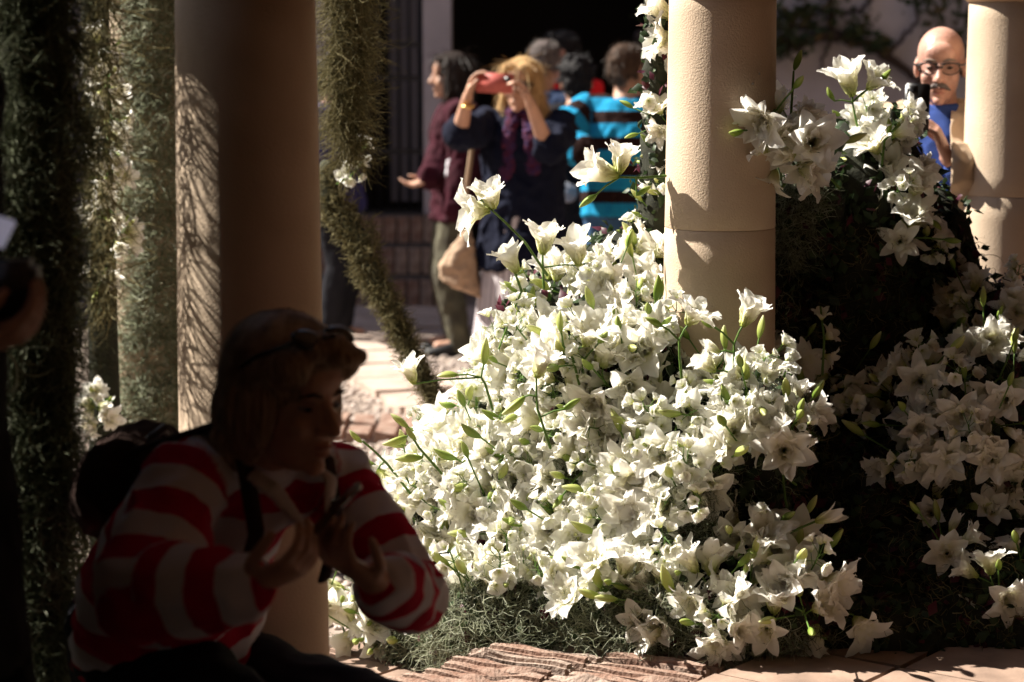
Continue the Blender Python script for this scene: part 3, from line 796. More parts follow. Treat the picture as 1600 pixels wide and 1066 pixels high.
    for pts_ in hb:
        vs, fs = [], []
        sv = Vector([random.gauss(0, 1) for _ in range(3)]).normalized()
        for k, p in enumerate(pts_):
            w_ = .0016 * (1 - .6 * k / 6); t = (pts_[min(k + 1, 6)] - pts_[max(k - 1, 0)]).normalized(); s_ = t.cross(p - hd.p(0, -.02, .0)); s_ = s_.normalized() if s_.length > 1e-6 else sv
            vs += [p - s_ * w_, p + s_ * w_]
        for k in range(6): fs.append((2 * k, 2 * k + 1, 2 * k + 3, 2 * k + 2))
        rb.add(vs, fs)
    rb.build('hair_strands', mat('hair_streak', (.42, .31, .22), .45, var=.5, vscale=40, col2=(.16, .10, .065)), e)
    hd.eyes(e)
    # sunglasses pushed up into the hair
    sg = MB()
    for x in (-1, 1):
        sg.ell(hd.p(x * .036, .072, .118), (.031, .008, .022), (hd.ax[0], (hd.ax[1] * .6 + hd.ax[2] * .8), (hd.ax[2] * .6 - hd.ax[1] * .8)), 14, 8)
        sg.tube([hd.p(x * .066, .066, .112), hd.p(x * .096, .02, .085), hd.p(x * .093, -.03, .05)], .004, 6)
    sg.tube([hd.p(-.012, .085, .122), hd.p(.012, .085, .122)], .004, 6)
    sg.build('sunglasses', M['glass'], e)
    pearl = mat('pearl', (.7, .66, .6), .25)
    for x in (-1, 1): b = MB(); b.ell(hd.p(x * .078, .004, -.042), (.006, .006, .006)); b.build('earring', pearl, e)
    b = MB(); wd = (J['wrR'] - J['elR']).normalized(); b.loft([(J['wrR'] - wd * .012, S * .031, Z * .029), (J['wrR'] + wd * .014, S * .031, Z * .029)], 18); b.build('watch', M['black'], e)
    # phone with an open folding case
    phone(ph_c, (P(545, 768, 3.34) - P(468, 850, 3.38)), Vector((.6, .2, .6)), 'dark phone in an open brown case held by the bending woman', mat('brown_leather', (.16, .07, .04), .5, bump=.3, bscale=200), (.15, .08, .012))
    # backpack
    bp = empty('backpack', P(200, 800, 3.95), 'dark brown backpack hanging on the back of the bending woman', 'backpack')
    bb = MB(); A = J['S']; T = (J['neckb'] - J['waist']).normalized(); B = T.cross(A)
    if B.x > 0: B = -B
    cc = P(212, 748, 3.93)
    bb.loft([(cc + T * t, A * a, B * b2) for t, a, b2 in ((-.12, .05, .04), (-.10, .10, .07), (-.02, .12, .08), (.05, .11, .07), (.095, .08, .05), (.115, .03, .02))], 22)
    put(remesh(bb, .008, 3, .012, 9), 'bag', fabric('brown_canvas', (.035, .018, .014)), bp)
    hb2 = MB(); hb2.tube([cc + T * .10 - A * .04, cc + T * .14, cc + T * .10 + A * .04], .009, 8); hb2.build('top_handle', M['black'], bp)
    for sg_ in (1, -1):
        st = MB(); s0 = J['shR'] if sg_ < 0 else J['shL']; mid = J['uch'].lerp(s0, .55)
        st.tube([cc + T * .09 + A * sg_ * .05, mid + T * .085 + B * .05, mid + T * .10 - B * .04, mid - B * .13 + T * .02, mid - B * .16 - T * .08], .017, 10, flat=.35, side=A); st.build('strap', fabric('strap_web', (.05, .03, .025)), bp)
fg_woman()

# ---- person cut by the left edge, holding a camera
def edge_person():
    J = pose(1.66, (-.85, 3.02, FLOOR), yaw=R(75), head_yaw=0)
    e = empty('person', J['base'], 'person in black coat with a white cuff holding up a black camera', 'person')
    cam_c = P(0, 450, 2.95)
    arm(J, 'R', P(-72, 548, 2.93), Vector((-.3, -.4, -1))); arm(J, 'L', P(-95, 505, 3.04), Vector((-.3, .5, -1)))
    hd = Head(J['hc'], J['hF'], Z, 1)
    hands = {'R': dict(d=Vector((.9, .1, .25)), nrm=Vector((-.1, .4, 1)), side=1, curl=(.45, .6, .4)), 'L': dict(d=Vector((.7, -.2, .7)), nrm=Vector((.3, -.8, .2)), side=1, curl=(.5, .6, .4))}
    put(body_mesh(J, hd, hands, .006), 'body', M['skin2'], e)
    put(top_mesh(J, .035, .9, 1.1, .35, .12, .011), 'coat', fabric('black_coat', (.010, .010, .013)), e)
    put(trousers_mesh(J), 'trousers', fabric('black_trousers_b', (.012, .012, .015)), e); shoes(J, e)
    put(remesh(hd.hair('bob'), .007, 3), 'hair', M['darkhair'], e)
    for sd_ in 'R':
        b = MB(); d = (J['wr' + sd_] - J['el' + sd_]).normalized(); a = d.orthogonal().normalized(); c_ = J['wr' + sd_] - d * .005
        b.loft([(c_ - d * .06, a * .046, d.cross(a) * .046), (c_ - d * .01, a * .044, d.cross(a) * .044)], 18); b.build('shirt_cuff', fabric('white_cuff', (.6, .58, .64)), e)
    ps = mat('skylight_glow_screen', (.5, .48, .58), .3); pb = ps.node_tree.nodes['Principled BSDF']; pb.inputs['Emission Color'].default_value = (.62, .60, .78, 1); pb.inputs['Emission Strength'].default_value = .09  # faint glow stands in for skylight falling on the screen
    c = empty('handheld_camera', cam_c, 'black camera with tilted pale flip screen held above a white cuff', 'camera')
    link('housing', rbox((.10, .07, .075), .01, 'housing'), M['black'], c)
    b = MB(); b.tube([(0, .03, 0), (0, .10, 0)], [.032, .030], 18); b.build('lens_barrel', M['black'], c, origin=(0, 0, 0))
    fl = link('flip_screen', rbox((.075, .008, .05), .002, 'flip'), ps, c, Vector((-.010, -.05, .085))); fl.rotation_euler = (R(-50), R(16), 0)
edge_person()

# ---- background people
def bg_person(px, Y, h, yaw, label, hair, hairm, topm, botm, lean=0, head_yaw=0, head_pitch=0, name='person', arms=None, hands=None, top=None, skin='skin', z0=0.0, skirt=None, side_lean=0, voxel=.0075, group=None, eyes=False, ytop=None, k=1.0):
    x = (px - 800) / F * Y
    J = pose(h, (x, Y, z0), yaw, lean, side_lean, head_yaw, head_pitch)
    e = empty('person', J['base'], label, 'person', group)
    for sd_, (tgt, pole) in (arms or {}).items(): arm(J, sd_, tgt, pole)
    hd = Head(J['hc'], J['hF'], Z, k)
    put(body_mesh(J, hd, hands, voxel), 'body', M[skin], e)
    tm = top_mesh(J, **(top or {}))
    J['e'] = e; J['hd'] = hd
    if callable(topm): topm = topm(tm, J)
    J['top'] = put(tm, 'top', topm, e)
    if skirt: skirt(J)
    else: put(trousers_mesh(J), 'trousers', botm, e)
    shoes(J, e)
    hm = remesh(hd.hair(hair), .0065, 3, .003, 40, (1, 1, .3 if hair in ('bob', 'long') else 1)); hk = {'blonde_hair': 'blonde', 'dark_brown_hair': 'dark', 'black_hair': 'black', 'brown_hair': 'brown', 'grey_hair': 'grey'}[hairm.name]
    if hair in ('bob', 'long'): hair_on(hm, HS[hk], e, 1500, .09, .12, .05)
    elif hair == 'bald': hair_on(hm, HS[hk], e, 500, .014, .3, .2, .0007)
    else: hair_on(hm, HS[hk], e, 1300, .028 if hair == 'short' else .03, .5, .25 if hair == 'short' else .9, .0011)
    put(hm, 'hair', hairm, e)
    if eyes: hd.eyes(e)
    return J

# woman in the navy coat raising a coral phone
def navy_woman():
    Y = 10.3; tc_ = P(773, 130, Y - .42)
    def skirt(J):
        c = J['pel']; b = MB(); rings = []; n = 120; vs = []; fs = []; zs = np.linspace(c.z + .03, .22, 12)
        for z in zs:
            t = (c.z - z) / c.z; a = .17 + .10 * t
            for i in range(n):
                th = 2 * math.pi * i / n; pl = 1 + (.035 * (i % 3 == 0) + .01 * math.sin(5 * th + z * 4)) * (0.3 + t)
                vs.append(c * 1 + J['S'] * (a * pl * math.cos(th)) + J['F'] * (a * .8 * pl * math.sin(th))); vs[-1].z = z
        for r_ in range(11):
            for i in range(n):
                j = (i + 1) % n; fs.append((r_ * n + i, r_ * n + j, (r_ + 1) * n + j, (r_ + 1) * n + i))
        b.add(vs, fs); me = b.mesh('skirt')
        at = me.attributes.new('stripe', 'FLOAT', 'POINT'); at.data.foreach_set('value', np.tile(np.arange(n) % 3 == 0, 12).astype(np.float32))
        put(me, 'skirt', attr_mat('pleated_pale_skirt', 'stripe', [(0, (.62, .58, .60)), (1, (.22, .19, .21))], .9), J['e'])
    J = bg_person(818, Y, 1.61, R(-12), 'blonde woman in navy coat and pleated pale skirt raising a coral phone', 'long', M['blonde'], fabric('navy_coat', (.005, .007, .020)), None, head_yaw=R(-8), head_pitch=-.03,
                  arms={'R': (P(731, 150, Y - .38), Vector((-.55, .2, -1))), 'L': (P(828, 160, Y - .40), Vector((.25, .1, -1)))},
                  hands={'R': dict(d=Vector((.35, -.1, 1)), nrm=Vector((.9, -.3, .0)), side=-1, curl=(.5, .5, .3)), 'L': dict(d=Vector((-.45, -.15, .9)), nrm=Vector((-.9, -.3, .0)), side=1, curl=(.5, .7, .4))},
                  top=dict(off=.032, sleeve=.55, fat=1.12, hem=.22, flare=.22, slv=1.02, voxel=.009, folds=.016), skirt=skirt)
    e, hd = J['e'], J['hd']
    phone(tc_, Vector((-1, .18, .04)), Vector((0, 0, -1)) , 'coral pink phone raised sideways by the blonde woman', mat('coral_case', (.50, .12, .10), .5), (.165, .088, .011), (.14, .3), (.030, .022))
    sg = MB()
    for x in (-1, 1): sg.ell(hd.p(x * .034, .094, .006), (.031, .012, .022), hd.ax, 14, 8); sg.tube([hd.p(x * .062, .088, .01), hd.p(x * .084, .0, .006)], .006, 6)
    sg.tube([hd.p(-.01, .102, .012), hd.p(.01, .102, .012)], .005, 6); sg.build('sunglasses', M['glass'], e)
    sc_ = MB(); nb = J['neckb']
    sc_.loft([(nb + Z * .00, J['S'] * .10, J['F'] * .09), (nb + Z * .03, J['S'] * .105, J['F'] * .10), (nb + Z * .07, J['S'] * .078, J['F'] * .078)], 20)
    for sx, ln in ((-.03, .30), (.045, .26)):
        st = nb + J['F'] * .10 + J['S'] * sx + Z * .02
        sc_.tube([st, st + J['F'] * .04 - Z * ln * .4 + J['S'] * sx * .3, st + J['F'] * .035 - Z * ln + J['S'] * sx * .6], [.032, .034, .038], 10, flat=.4, side=J['S'])
    put(remesh(sc_, .007, 2, .008, 25), 'scarf', mat('purple_patterned_scarf', (.014, .010, .050), .9, var=.9, vscale=38, col2=(.075, .006, .016), bump=.4, bscale=200), e)
    b = MB(); w_ = J['wrR']; b.loft([(w_ + Vector((0, 0, -.05)), Vector((.03, 0, 0)), Vector((0, .03, .005))), (w_ + Vector((0, 0, -.04)), Vector((.03, 0, 0)), Vector((0, .03, .005)))], 14); b.build('bracelet', mat('gold', (.7, .45, .15), .25, metal=1), e)
    # tan tote bag at her side
    bag = empty('tote_bag', P(712, 440, Y - .05), 'tan tote bag hanging beside the pleated skirt', 'bag')
    c = P(716, 408, Y - .02); bb = MB()
    bb.loft([(c + Vector((.02, 0, -.13)), Vector((.105, 0, -.05)), Vector((0, .05, 0))), (c + Vector((0, 0, -.05)), Vector((.09, 0, -.03)), Vector((0, .06, 0))), (c + Vector((.02, 0, .05)), Vector((.055, 0, -.01)), Vector((0, .05, 0))), (c + Vector((.045, 0, .14)), Vector((.02, 0, 0)), Vector((0, .02, 0)))], 18)
    put(remesh(bb, .007, 2, .01, 14), 'pouch', fabric('tan_canvas', (.42, .30, .21)), bag)
    st = MB(); st.tube([c + Vector((.045, 0, .12)), P(728, 300, Y - .03), P(742, 200, Y), J['shR'] + Z * .05], .012, 8, flat=.4, side=(1, 0, 0)); st.build('strap', fabric('tan_strap', (.40, .28, .19)), bag)
navy_woman()

# person in maroon jacket, in profile
def maroon():
    Y = 12.0; base_x = 716
    J = bg_person(base_x, Y, 1.63, R(-82), 'dark haired person in maroon jacket and camouflage trousers seen in profile', 'bob', M['darkhair'], fabric('maroon_jacket', (.038, .005, .012), var=.5),
                  mat('camouflage', (.085, .08, .052), .9, var=.9, vscale=11, col2=(.035, .03, .022)), arms={'R': (P(668, 286, Y - .22), Vector((.8, -.3, -1)))},
                  hands={'R': dict(d=Vector((-.9, -.1, -.25)), nrm=Vector((.0, -.2, 1)), side=1, curl=(.35, .4, .3))}, top=dict(off=.035, sleeve=.95, fat=1.1, hem=.14, flare=.08, folds=.012), eyes=False)
    e = J['e']; b = MB(); c = P(712, 262, Y - .20)
    b.loft([(c + Z * .09, Vector((.03, 0, 0)), Vector((0, .04, 0))), (c + Z * .04, Vector((.045, 0, 0)), Vector((0, .05, 0))), (c - Z * .04, Vector((.055, 0, 0)), Vector((0, .055, 0))), (c - Z * .09, Vector((.04, 0, 0)), Vector((0, .04, 0)))], 16)
    bag = empty('white_bag', c - Z * .09, 'small white pouch against the maroon jacket', 'bag'); put(remesh(b, .007, 2, .006, 20), 'pouch', fabric('white_pouch', (.72, .70, .76)), bag)
maroon()

# man with his back turned, turquoise and brown striped sweater
def striped_man():
    def tm(me, J):
        off = [(J['pel'] - J['sp'] * .2, J['neckb'], 0, .15)]
        for sd_ in 'LR': off += [(J['sh' + sd_], J['el' + sd_], .03, .06), (J['el' + sd_], J['wr' + sd_], .33, .05)]
        stripes(me, off); return attr_mat('turquoise_brown_stripe_knit', 'stripe', [(0, (.015, .24, .44)), (.53, (.02, .009, .008))], .9, const=True, fract=.128, bump=.3, bscale=200, spec=.1)
    J = bg_person(973, 10.9, 1.68, R(172), 'man seen from behind in turquoise and brown striped sweater and jeans', 'short', M['brownhair'], tm, fabric('blue_jeans', (.06, .13, .26), var=.4), lean=.10, head_yaw=R(-25),
                  arms={'L': (P(915, 235, 10.6), Vector((-1, -.2, -.6))), 'R': (P(1040, 250, 11.2), Vector((1, -.2, -.5)))}, top=dict(off=.035, sleeve=.95, fat=1.15, hem=.07, flare=.03, folds=.010, slv=1.15), k=1.02)
striped_man()
bg_person(898, 11.5, 1.60, R(158), 'curly black haired person in black jacket beside the striped sweater', 'curly', M['blackhair'], fabric('black_jacket', (.012, .012, .016)), fabric('black_trousers_c', (.014, .014, .018)), head_yaw=R(25),
          arms={'L': (P(880, 300, 11.3), Vector((-1, 0, -.6)))}, top=dict(off=.04, sleeve=.95, fat=1.15, hem=.25, flare=.1))
gb = empty('grey_pouch', P(880, 318, 11.15), 'crumpled grey pouch held beside the black jacket', 'bag'); b = MB(); b.ell(P(880, 300, 11.17), (.075, .04, .05)); b.ell(P(868, 308, 11.17), (.05, .035, .04)); put(remesh(b, .006, 2, .012, 22), 'pouch', fabric('grey_pouch_cloth', (.30, .30, .34)), gb)
bg_person(882, 12.6, 1.76, R(-140), 'tall dark haired man in bright red top behind the blonde woman', 'short', M['blackhair'], fabric('red_top', (.75, .02, .025)), fabric('dark_trousers_d', (.02, .02, .03)), skin='skin2', head_yaw=R(60))
bg_person(848, 12.2, 1.70, R(150), 'grey haired man in navy shirt behind the raised coral phone', 'short', M['greyhair'], fabric('navy_shirt', (.02, .035, .08)), fabric('dark_trousers_e', (.02, .02, .03)), skin='skin2')
bg_person(1018, 12.2, 1.62, R(-60), 'dark haired person in lavender top half hidden behind the striped sweater', 'bob', M['darkhair'], fabric('lavender_top', (.34, .32, .44)), fabric('dark_trousers_f', (.02, .02, .03)), skin='skin2')
bg_person(518, 12.4, 1.60, R(70), 'person in violet blue jacket and dark trousers behind the hanging moss', 'short', M['blackhair'], fabric('violet_jacket', (.05, .05, .16)), fabric('dark_trousers_g', (.012, .012, .016)))

# bald man with glasses
def bald_man():
    Y = 7.28; ph = P(1433, 169, Y - .38)
    M['browmat'] = mat('grey_brow', (.22, .18, .15), .8)
    M['ruddy'] = mat('ruddy_skin', (.46, .265, .20), .42, bump=.3, bscale=160, var=.35, vscale=22, spec=.4, sub=.08, col2=(.38, .20, .16))
    J = bg_person(1465, Y, 1.745, R(-10), 'bald man with glasses and grey moustache in beige jacket and blue shirt', 'bald', M['greyhair'], fabric('blue_shirt', (.045, .085, .30)), fabric('dark_trousers_h', (.012, .012, .016)), head_yaw=R(-3), head_pitch=-.10,
                  arms={'L': (P(1480, 246, Y - .30), Vector((.6, .1, -1)))}, hands={'L': dict(d=Vector((-.38, -.12, .85)), nrm=Vector((-.8, .3, -.35)), side=-1, curl=(.5, .8, .5), thumb=.9)},
                  top=dict(off=.014, sleeve=.9, fat=1.15, hem=.05, voxel=.008, folds=.004, collar=.03), skin='ruddy', voxel=.005, eyes=True, k=1.02)
    e, hd = J['e'], J['hd']
    # jacket: open at the front
    me = top_mesh(J, .045, .93, 1.2, .20, .12, .009, .010, slv=1.0)
    bm = bmesh.new(); bm.from_mesh(me); kill = []
    for fx_ in (-.11, .035): bmesh.ops.bisect_plane(bm, geom=bm.verts[:] + bm.edges[:] + bm.faces[:], plane_co=J['chest'] + J['S'] * fx_, plane_no=J['S'])
    for f_ in bm.faces:
        c = f_.calc_center_median(); r_ = c - J['chest']; fx = r_.dot(J['S']); fy = r_.dot(J['F']); d_ = (c - J['neckb']).dot(Z)
        if fy > .02 and -.11 < fx < .035 and d_ < .05: kill.append(f_)
    bmesh.ops.delete(bm, geom=kill, context='FACES'); bm.to_mesh(me); bm.free()
    jk = put(me, 'jacket', fabric('beige_jacket', (.50, .38, .27), var=.12), e); so_ = jk.modifiers.new('thick', 'SOLIDIFY'); so_.thickness = .006
    cb = MB()
    for sg_ in (1, -1): cb.tube([J['neckb'] - J['F'] * .07 + Z * .04, J['neckb'] + J['S'] * sg_ * .085 + Z * .035, J['neckb'] + J['S'] * sg_ * .095 + J['F'] * .07 - Z * .03, J['neckb'] + J['S'] * sg_ * .08 + J['F'] * .11 - Z * .10], [.02, .028, .034, .02], 10, flat=.5)
    put(remesh(cb, .006, 2), 'jacket_collar', fabric('beige_collar', (.52, .40, .29), var=.12), e)
    gm = MB()
    for x in (-1, 1):
        q = [hd.p(x * .034 + .0285 * math.cos(a) , .100 - .010 * abs(math.cos(a)) * (1 if x * math.cos(a) > 0 else 0), .001 + .019 * math.sin(a) * (1.0 if math.sin(a) > 0 else .95)) for a in np.linspace(0, 2 * math.pi, 19)]
        gm.tube(q, .0018, 6, ends=False); gm.tube([hd.p(x * .062, .094, .012), hd.p(x * .080, .03, .008), hd.p(x * .082, -.01, .004)], .003, 6)
        gm.tube([hd.p(x * .008, .102, .017), hd.p(x * .034, .102, .0205), hd.p(x * .06, .094, .017)], .0028, 6)
    gm.tube([hd.p(-.008, .104, .006), hd.p(.008, .104, .006)], .003, 6); gf = gm.build('glasses_frame', M['black'], e)
    lm = bpy.data.materials.new('tinted_lens'); lm.use_nodes = True; lt = lm.node_tree; lb = lt.nodes['Principled BSDF']; lb.inputs['Base Color'].default_value = (.05, .035, .03, 1); lb.inputs['Roughness'].default_value = .06; lb.inputs['Alpha'].default_value = .16
    for x in (-1, 1): b = MB(); b.ell(hd.p(x * .034, .0985, .001), (.0275, .0012, .0185), hd.ax, 20, 8); b.build('lens', lm, gf)
    mo = MB()
    for x in (-1, 1): mo.tube([hd.p(0, .108, -.047), hd.p(x * .018, .104, -.052), hd.p(x * .034, .088, -.066)], [.009, .0095, .004], 8, flat=.8)
    put(remesh(mo, .003, 2, .003, 90), 'moustache', M['greyhair'], e)
    phone(ph, Vector((.02, 0, 1)), Vector((-1, .1, 0)), 'black phone held upright by the bald man', M['black'], (.150, .076, .010), (.84, .72), (.034, .034))
bald_man()
# ================================================================ MOSS, FLOWER MOUND, LILIES
M['moss'] = attr_mat('grey_moss', 'tint', [(0, (.13, .145, .09)), (.5, (.26, .285, .19)), (1, (.46, .48, .37))], .8, transl=.5, spec=.15)
M['drymoss'] = attr_mat('olive_moss', 'tint', [(0, (.06, .055, .025)), (.5, (.14, .12, .055)), (1, (.24, .21, .11))], .8, transl=.25, spec=.15)
M['mosscore'] = mat('moss_core', (.055, .058, .036), .95, bump=1, bscale=60, var=.5, vscale=30)
M['soil'] = mat('dark_moss_bed', (.022, .024, .014), .95, bump=1, bscale=60, var=.5, vscale=20)

M['shademoss'] = attr_mat('shade_tinted_moss', 'tint', [(0, (.07, .08, .045)), (.6, (.15, .17, .10)), (1, (.30, .32, .22))], .8, transl=.15, spec=.1)  # darker copy of the grey moss, putting shade into the hank's colour
def moss_drop(label, path, rad, n, rmin=.62, m_='moss', L=.10, cat='hanging moss', group='hanks of hanging moss', core=True, width=.0014, curl=.5, lumps=.25, down=.7, coref=.8):
    """a hank of moss following a path of (point, radius)"""
    path = [Vector(p) for p in path]; e = empty('hanging_moss', path[-1], label, cat, group)
    seg = np.array([list(p) for p in path]); cum = np.concatenate([[0], np.cumsum(np.linalg.norm(np.diff(seg, axis=0), axis=1))])
    t = rng.uniform(0, cum[-1], n); pos = np.stack([np.interp(t, cum, seg[:, k]) for k in range(3)], 1); r_ = np.interp(t, cum, rad)
    d = np.stack([np.gradient(seg[:, k]) for k in range(3)], 1); d /= np.linalg.norm(d, axis=1, keepdims=True); dd = np.stack([np.interp(t, cum, d[:, k]) for k in range(3)], 1)
    rad_v = np.cross(dd, rng.normal(size=(n, 3))); rad_v /= np.linalg.norm(rad_v, axis=1, keepdims=True)
    lump = 1 + lumps * np.array([noise.noise(Vector(q * 9)) for q in pos + rad_v * .1])
    p0 = pos + rad_v * (r_ * lump * rng.uniform(rmin, 1.0, n))[:, None]
    D = rad_v * .55 + rng.normal(size=(n, 3)) * .3; D[:, 2] -= down
    strands('strands', p0, D, L, M[m_], e, curl=curl, width=width, grav=.05)
    if core:
        b = MB(); pts = []; rr_ = []
        for i in range(len(path) - 1):
            k = max(2, int((path[i + 1] - path[i]).length / .05))
            for j in range(k): pts.append(path[i].lerp(path[i + 1], j / k)); rr_.append((rad[i] + (rad[i + 1] - rad[i]) * j / k) * coref * random.uniform(.88, 1.08))
        pts.append(path[-1]); rr_.append(rad[-1] * coref * .6); b.tube(pts, rr_, 14); b.build('matted_core', M['mosscore'], e)
    return e
# moss wrapping the far column, hanks in the near arch, hank and bent garland behind the near column
moss_drop('pale grey moss wrapped round the column left of the sunlit shaft', [P(252, -60, 7.58), P(252, 300, 7.58), P(252, 560, 7.58), P(252, 690, 7.58)], [.150, .160, .155, .15], 30000, rmin=.86, L=.06, core=False, width=.0019, curl=.8)
moss_drop('thick hank of shade-darkened moss hanging in front of the lilies by the camera holder', [P(48, -90, 4.02), P(50, 300, 4.02), P(52, 700, 4.02), P(52, 1240, 4.02)], [.085, .09, .092, .09], 24000, m_='shademoss', L=.08, width=.0009, curl=.8, lumps=.6, down=1.0)
moss_drop('brownish moss strands trailing between the thick shade-darkened hank and the far column', [P(150, -80, 4.25), P(156, 250, 4.25), P(160, 480, 4.25)], [.028, .026, .012], 900, m_='drymoss', L=.10, core=False)
moss_drop('dark olive moss hank hanging beside the shaded side of the near column', [P(540, -90, 6.6), P(544, 60, 6.6), P(542, 170, 6.6), P(548, 235, 6.6)], [.055, .052, .038, .012], 5200, m_='drymoss', L=.12, coref=.55, curl=.45, width=.001, down=1.6, lumps=.7)
moss_drop('bent olive moss garland slanting down to the paving', [P(512, 262, 7.2), P(522, 330, 7.2), P(560, 372, 7.15), P(590, 450, 7.1), P(628, 520, 7.05), P(655, 575, 7.0), P(690, 640, 6.95)], [.04, .055, .046, .034, .030, .027, .024], 6500, m_='drymoss', L=.045, curl=.9, down=.3, coref=.7, lumps=.8)
cb = [(-1.0 - k * .095 + (.03 if k % 2 else 0), 3.81 - k * .125) for k in range(9)]  # curtain added off to the left, keeps sun off the bending woman
for i, (x_, y_) in enumerate(cb):
    moss_drop('added shade-giving moss hank hanging in the arch next to the camera holder', [(x_, y_, 2.5), (x_, y_, 1.4), (x_, y_, .30)], [.15, .16, .13], 600, L=.12, group='added shade moss')

moss_drop('short added moss hank giving shade high in the arch beside the column behind the striped sweater', [(-1.12, 4.36, 2.75), (-1.12, 4.36, 2.4), (-1.1, 4.36, 2.16)], [.16, .17, .10], 1200, L=.12, group='added shade moss')  # added out of view to shade the top of the near column
# ---- mound
mound = empty('flower_mound', (C2.x, C2.y, FLOOR), 'big mound of moss and dark foliage heaped round the middle column', 'flower mound')
mm = MB()
def blob(px, py, Y, r, z=None):
    c = P(px, py, Y)
    if z is not None: c.z = z
    mm.ell(c, r, None, 20, 14)
blob(850, 820, 5.78, (.36, .40, .36)); blob(720, 860, 6.0, (.20, .34, .32)); blob(690, 970, 6.0, (.20, .26, .24)); blob(960, 640, 5.62, (.25, .30, .30)); blob(880, 570, 5.9, (.17, .25, .27)); blob(960, 500, 5.9, (.12, .18, .24))
blob(1030, 330, 5.78, (.055, .07, .36)); blob(1040, 60, 5.76, (.05, .06, .25))
blob(1090, 790, 5.36, (.22, .28, .25)); blob(1180, 690, 5.30, (.13, .18, .16)); blob(980, 830, 5.52, (.24, .3, .28))
blob(1100, 920, 5.20, (.22, .22, .15)); blob(1210, 935, 5.14, (.14, .18, .12))
blob(1320, 640, 5.98, (.19, .22, .78)); blob(1370, 520, 6.1, (.16, .2, .62)); blob(1260, 330, 5.82, (.09, .12, .14)); blob(1390, 330, 6.05, (.11, .14, .22))
blob(1350, 860, 5.72, (.30, .34, .34)); blob(1500, 800, 5.75, (.26, .34, .45)); blob(1560, 640, 6.1, (.22, .3, .35)); blob(1650, 850, 5.8, (.3, .34, .42)); blob(1460, 480, 6.25, (.12, .16, .34))
blob(1000, 1010, 5.5, (.45, .28, .16), FLOOR + .05); blob(1450, 1010, 5.55, (.55, .35, .18), FLOOR + .05); blob(700, 1000, 6.08, (.22, .22, .16), .06)
blob(790, 990, 5.42, (.2, .24, .13)); blob(900, 995, 5.36, (.2, .24, .14)); blob(1010, 1000, 5.30, (.2, .24, .13)); blob(1110, 1010, 5.22, (.18, .2, .11))
blob(1370, 1005, 5.2, (.25, .20, .12)); blob(1560, 1000, 5.3, (.3, .28, .18))  # foliage bulk added to cover and darken the sunlit floor
for k_ in range(5): blob(780 + 85 * k_, 900, 5.31 - .04 * k_, (.16, .19, .11), FLOOR + .02)
blob(1122, 440, 5.88, (.11, .12, .42)); blob(1180, 560, 5.85, (.12, .14, .40))  # bulk added behind the column to block sun from the right side
mme = remesh(mm, .022, 3, .018, 8)
bvh_bm = bmesh.new(); bvh_bm.from_mesh(mme); bvh = BVHTree.FromBMesh(bvh_bm); bvh_bm.free()
nv = len(mme.vertices); mco = np.empty(nv * 3, np.float32); mme.vertices.foreach_get('co', mco); mco = mco.reshape(-1, 3).astype(float)
mno = np.empty(nv * 3, np.float32); mme.vertices.foreach_get('normal', mno); mno = mno.reshape(-1, 3).astype(float)
put(mme, 'moss_bed', M['soil'], mound)
CAM = Vector((0, 0, CAMZ))
def hit(px, py):
    d = ray(px, py).normalized(); loc, nor, idx, dist = bvh.ray_cast(CAM, d)
    return (loc, nor) if loc is not None else None
def inpoly(x, y, poly):
    c = False; j = len(poly) - 1
    for i in range(len(poly)):
        (xi, yi), (xj, yj) = poly[i], poly[j]
        if (yi > y) != (yj > y) and x < (xj - xi) * (y - yi) / (yj - yi) + xi: c = not c
        j = i
    return c
def sample(poly, dist, tries=4000, seed=1):
    rs = random.Random(seed); xs = [p[0] for p in poly]; ys = [p[1] for p in poly]; out = []
    for _ in range(tries):
        x, y = rs.uniform(min(xs), max(xs)), rs.uniform(min(ys), max(ys))
        if inpoly(x, y, poly) and all((x - a) ** 2 + (y - b) ** 2 > dist * dist for a, b in out): out.append((x, y))
    return out
POLY = {
 'main': [(840, 470), (862, 440), (905, 440), (950, 425), (1000, 395), (1030, 430), (1032, 600), (1100, 610), (1150, 590), (1210, 555), (1255, 560), (1290, 650), (1275, 695), (1180, 715), (1100, 735), (1075, 790), (985, 820), (900, 865), (860, 925), (705, 945), (640, 935), (590, 880), (575, 770), (610, 650), (668, 612), (772, 578), (828, 520)],
 'leftlow': [(525, 950), (560, 935), (640, 965), (655, 1000), (600, 1030), (530, 1010)],
 'front': [(905, 870), (980, 850), (1040, 890), (1130, 850), (1200, 835), (1265, 880), (1270, 950), (1180, 990), (1060, 985), (960, 960), (905, 930)],
 'climb': [(1048, 190), (1080, 180), (1080, 420), (1020, 400), (1022, 350), (1044, 300)],
 'top': [(1300, 205), (1375, 195), (1420, 225), (1425, 290), (1370, 300), (1300, 265), (1275, 240)],
 'colshade': [(1195, 165), (1245, 160), (1270, 285), (1225, 275), (1200, 250)],
 'strip': [(1365, 310), (1445, 300), (1455, 400), (1500, 470), (1600, 460), (1600, 700), (1500, 720), (1440, 740), (1320, 640), (1330, 600), (1420, 570), (1450, 500), (1420, 410)],
 'rlow': [(1420, 700), (1600, 700), (1600, 930), (1530, 940), (1480, 860)],
}
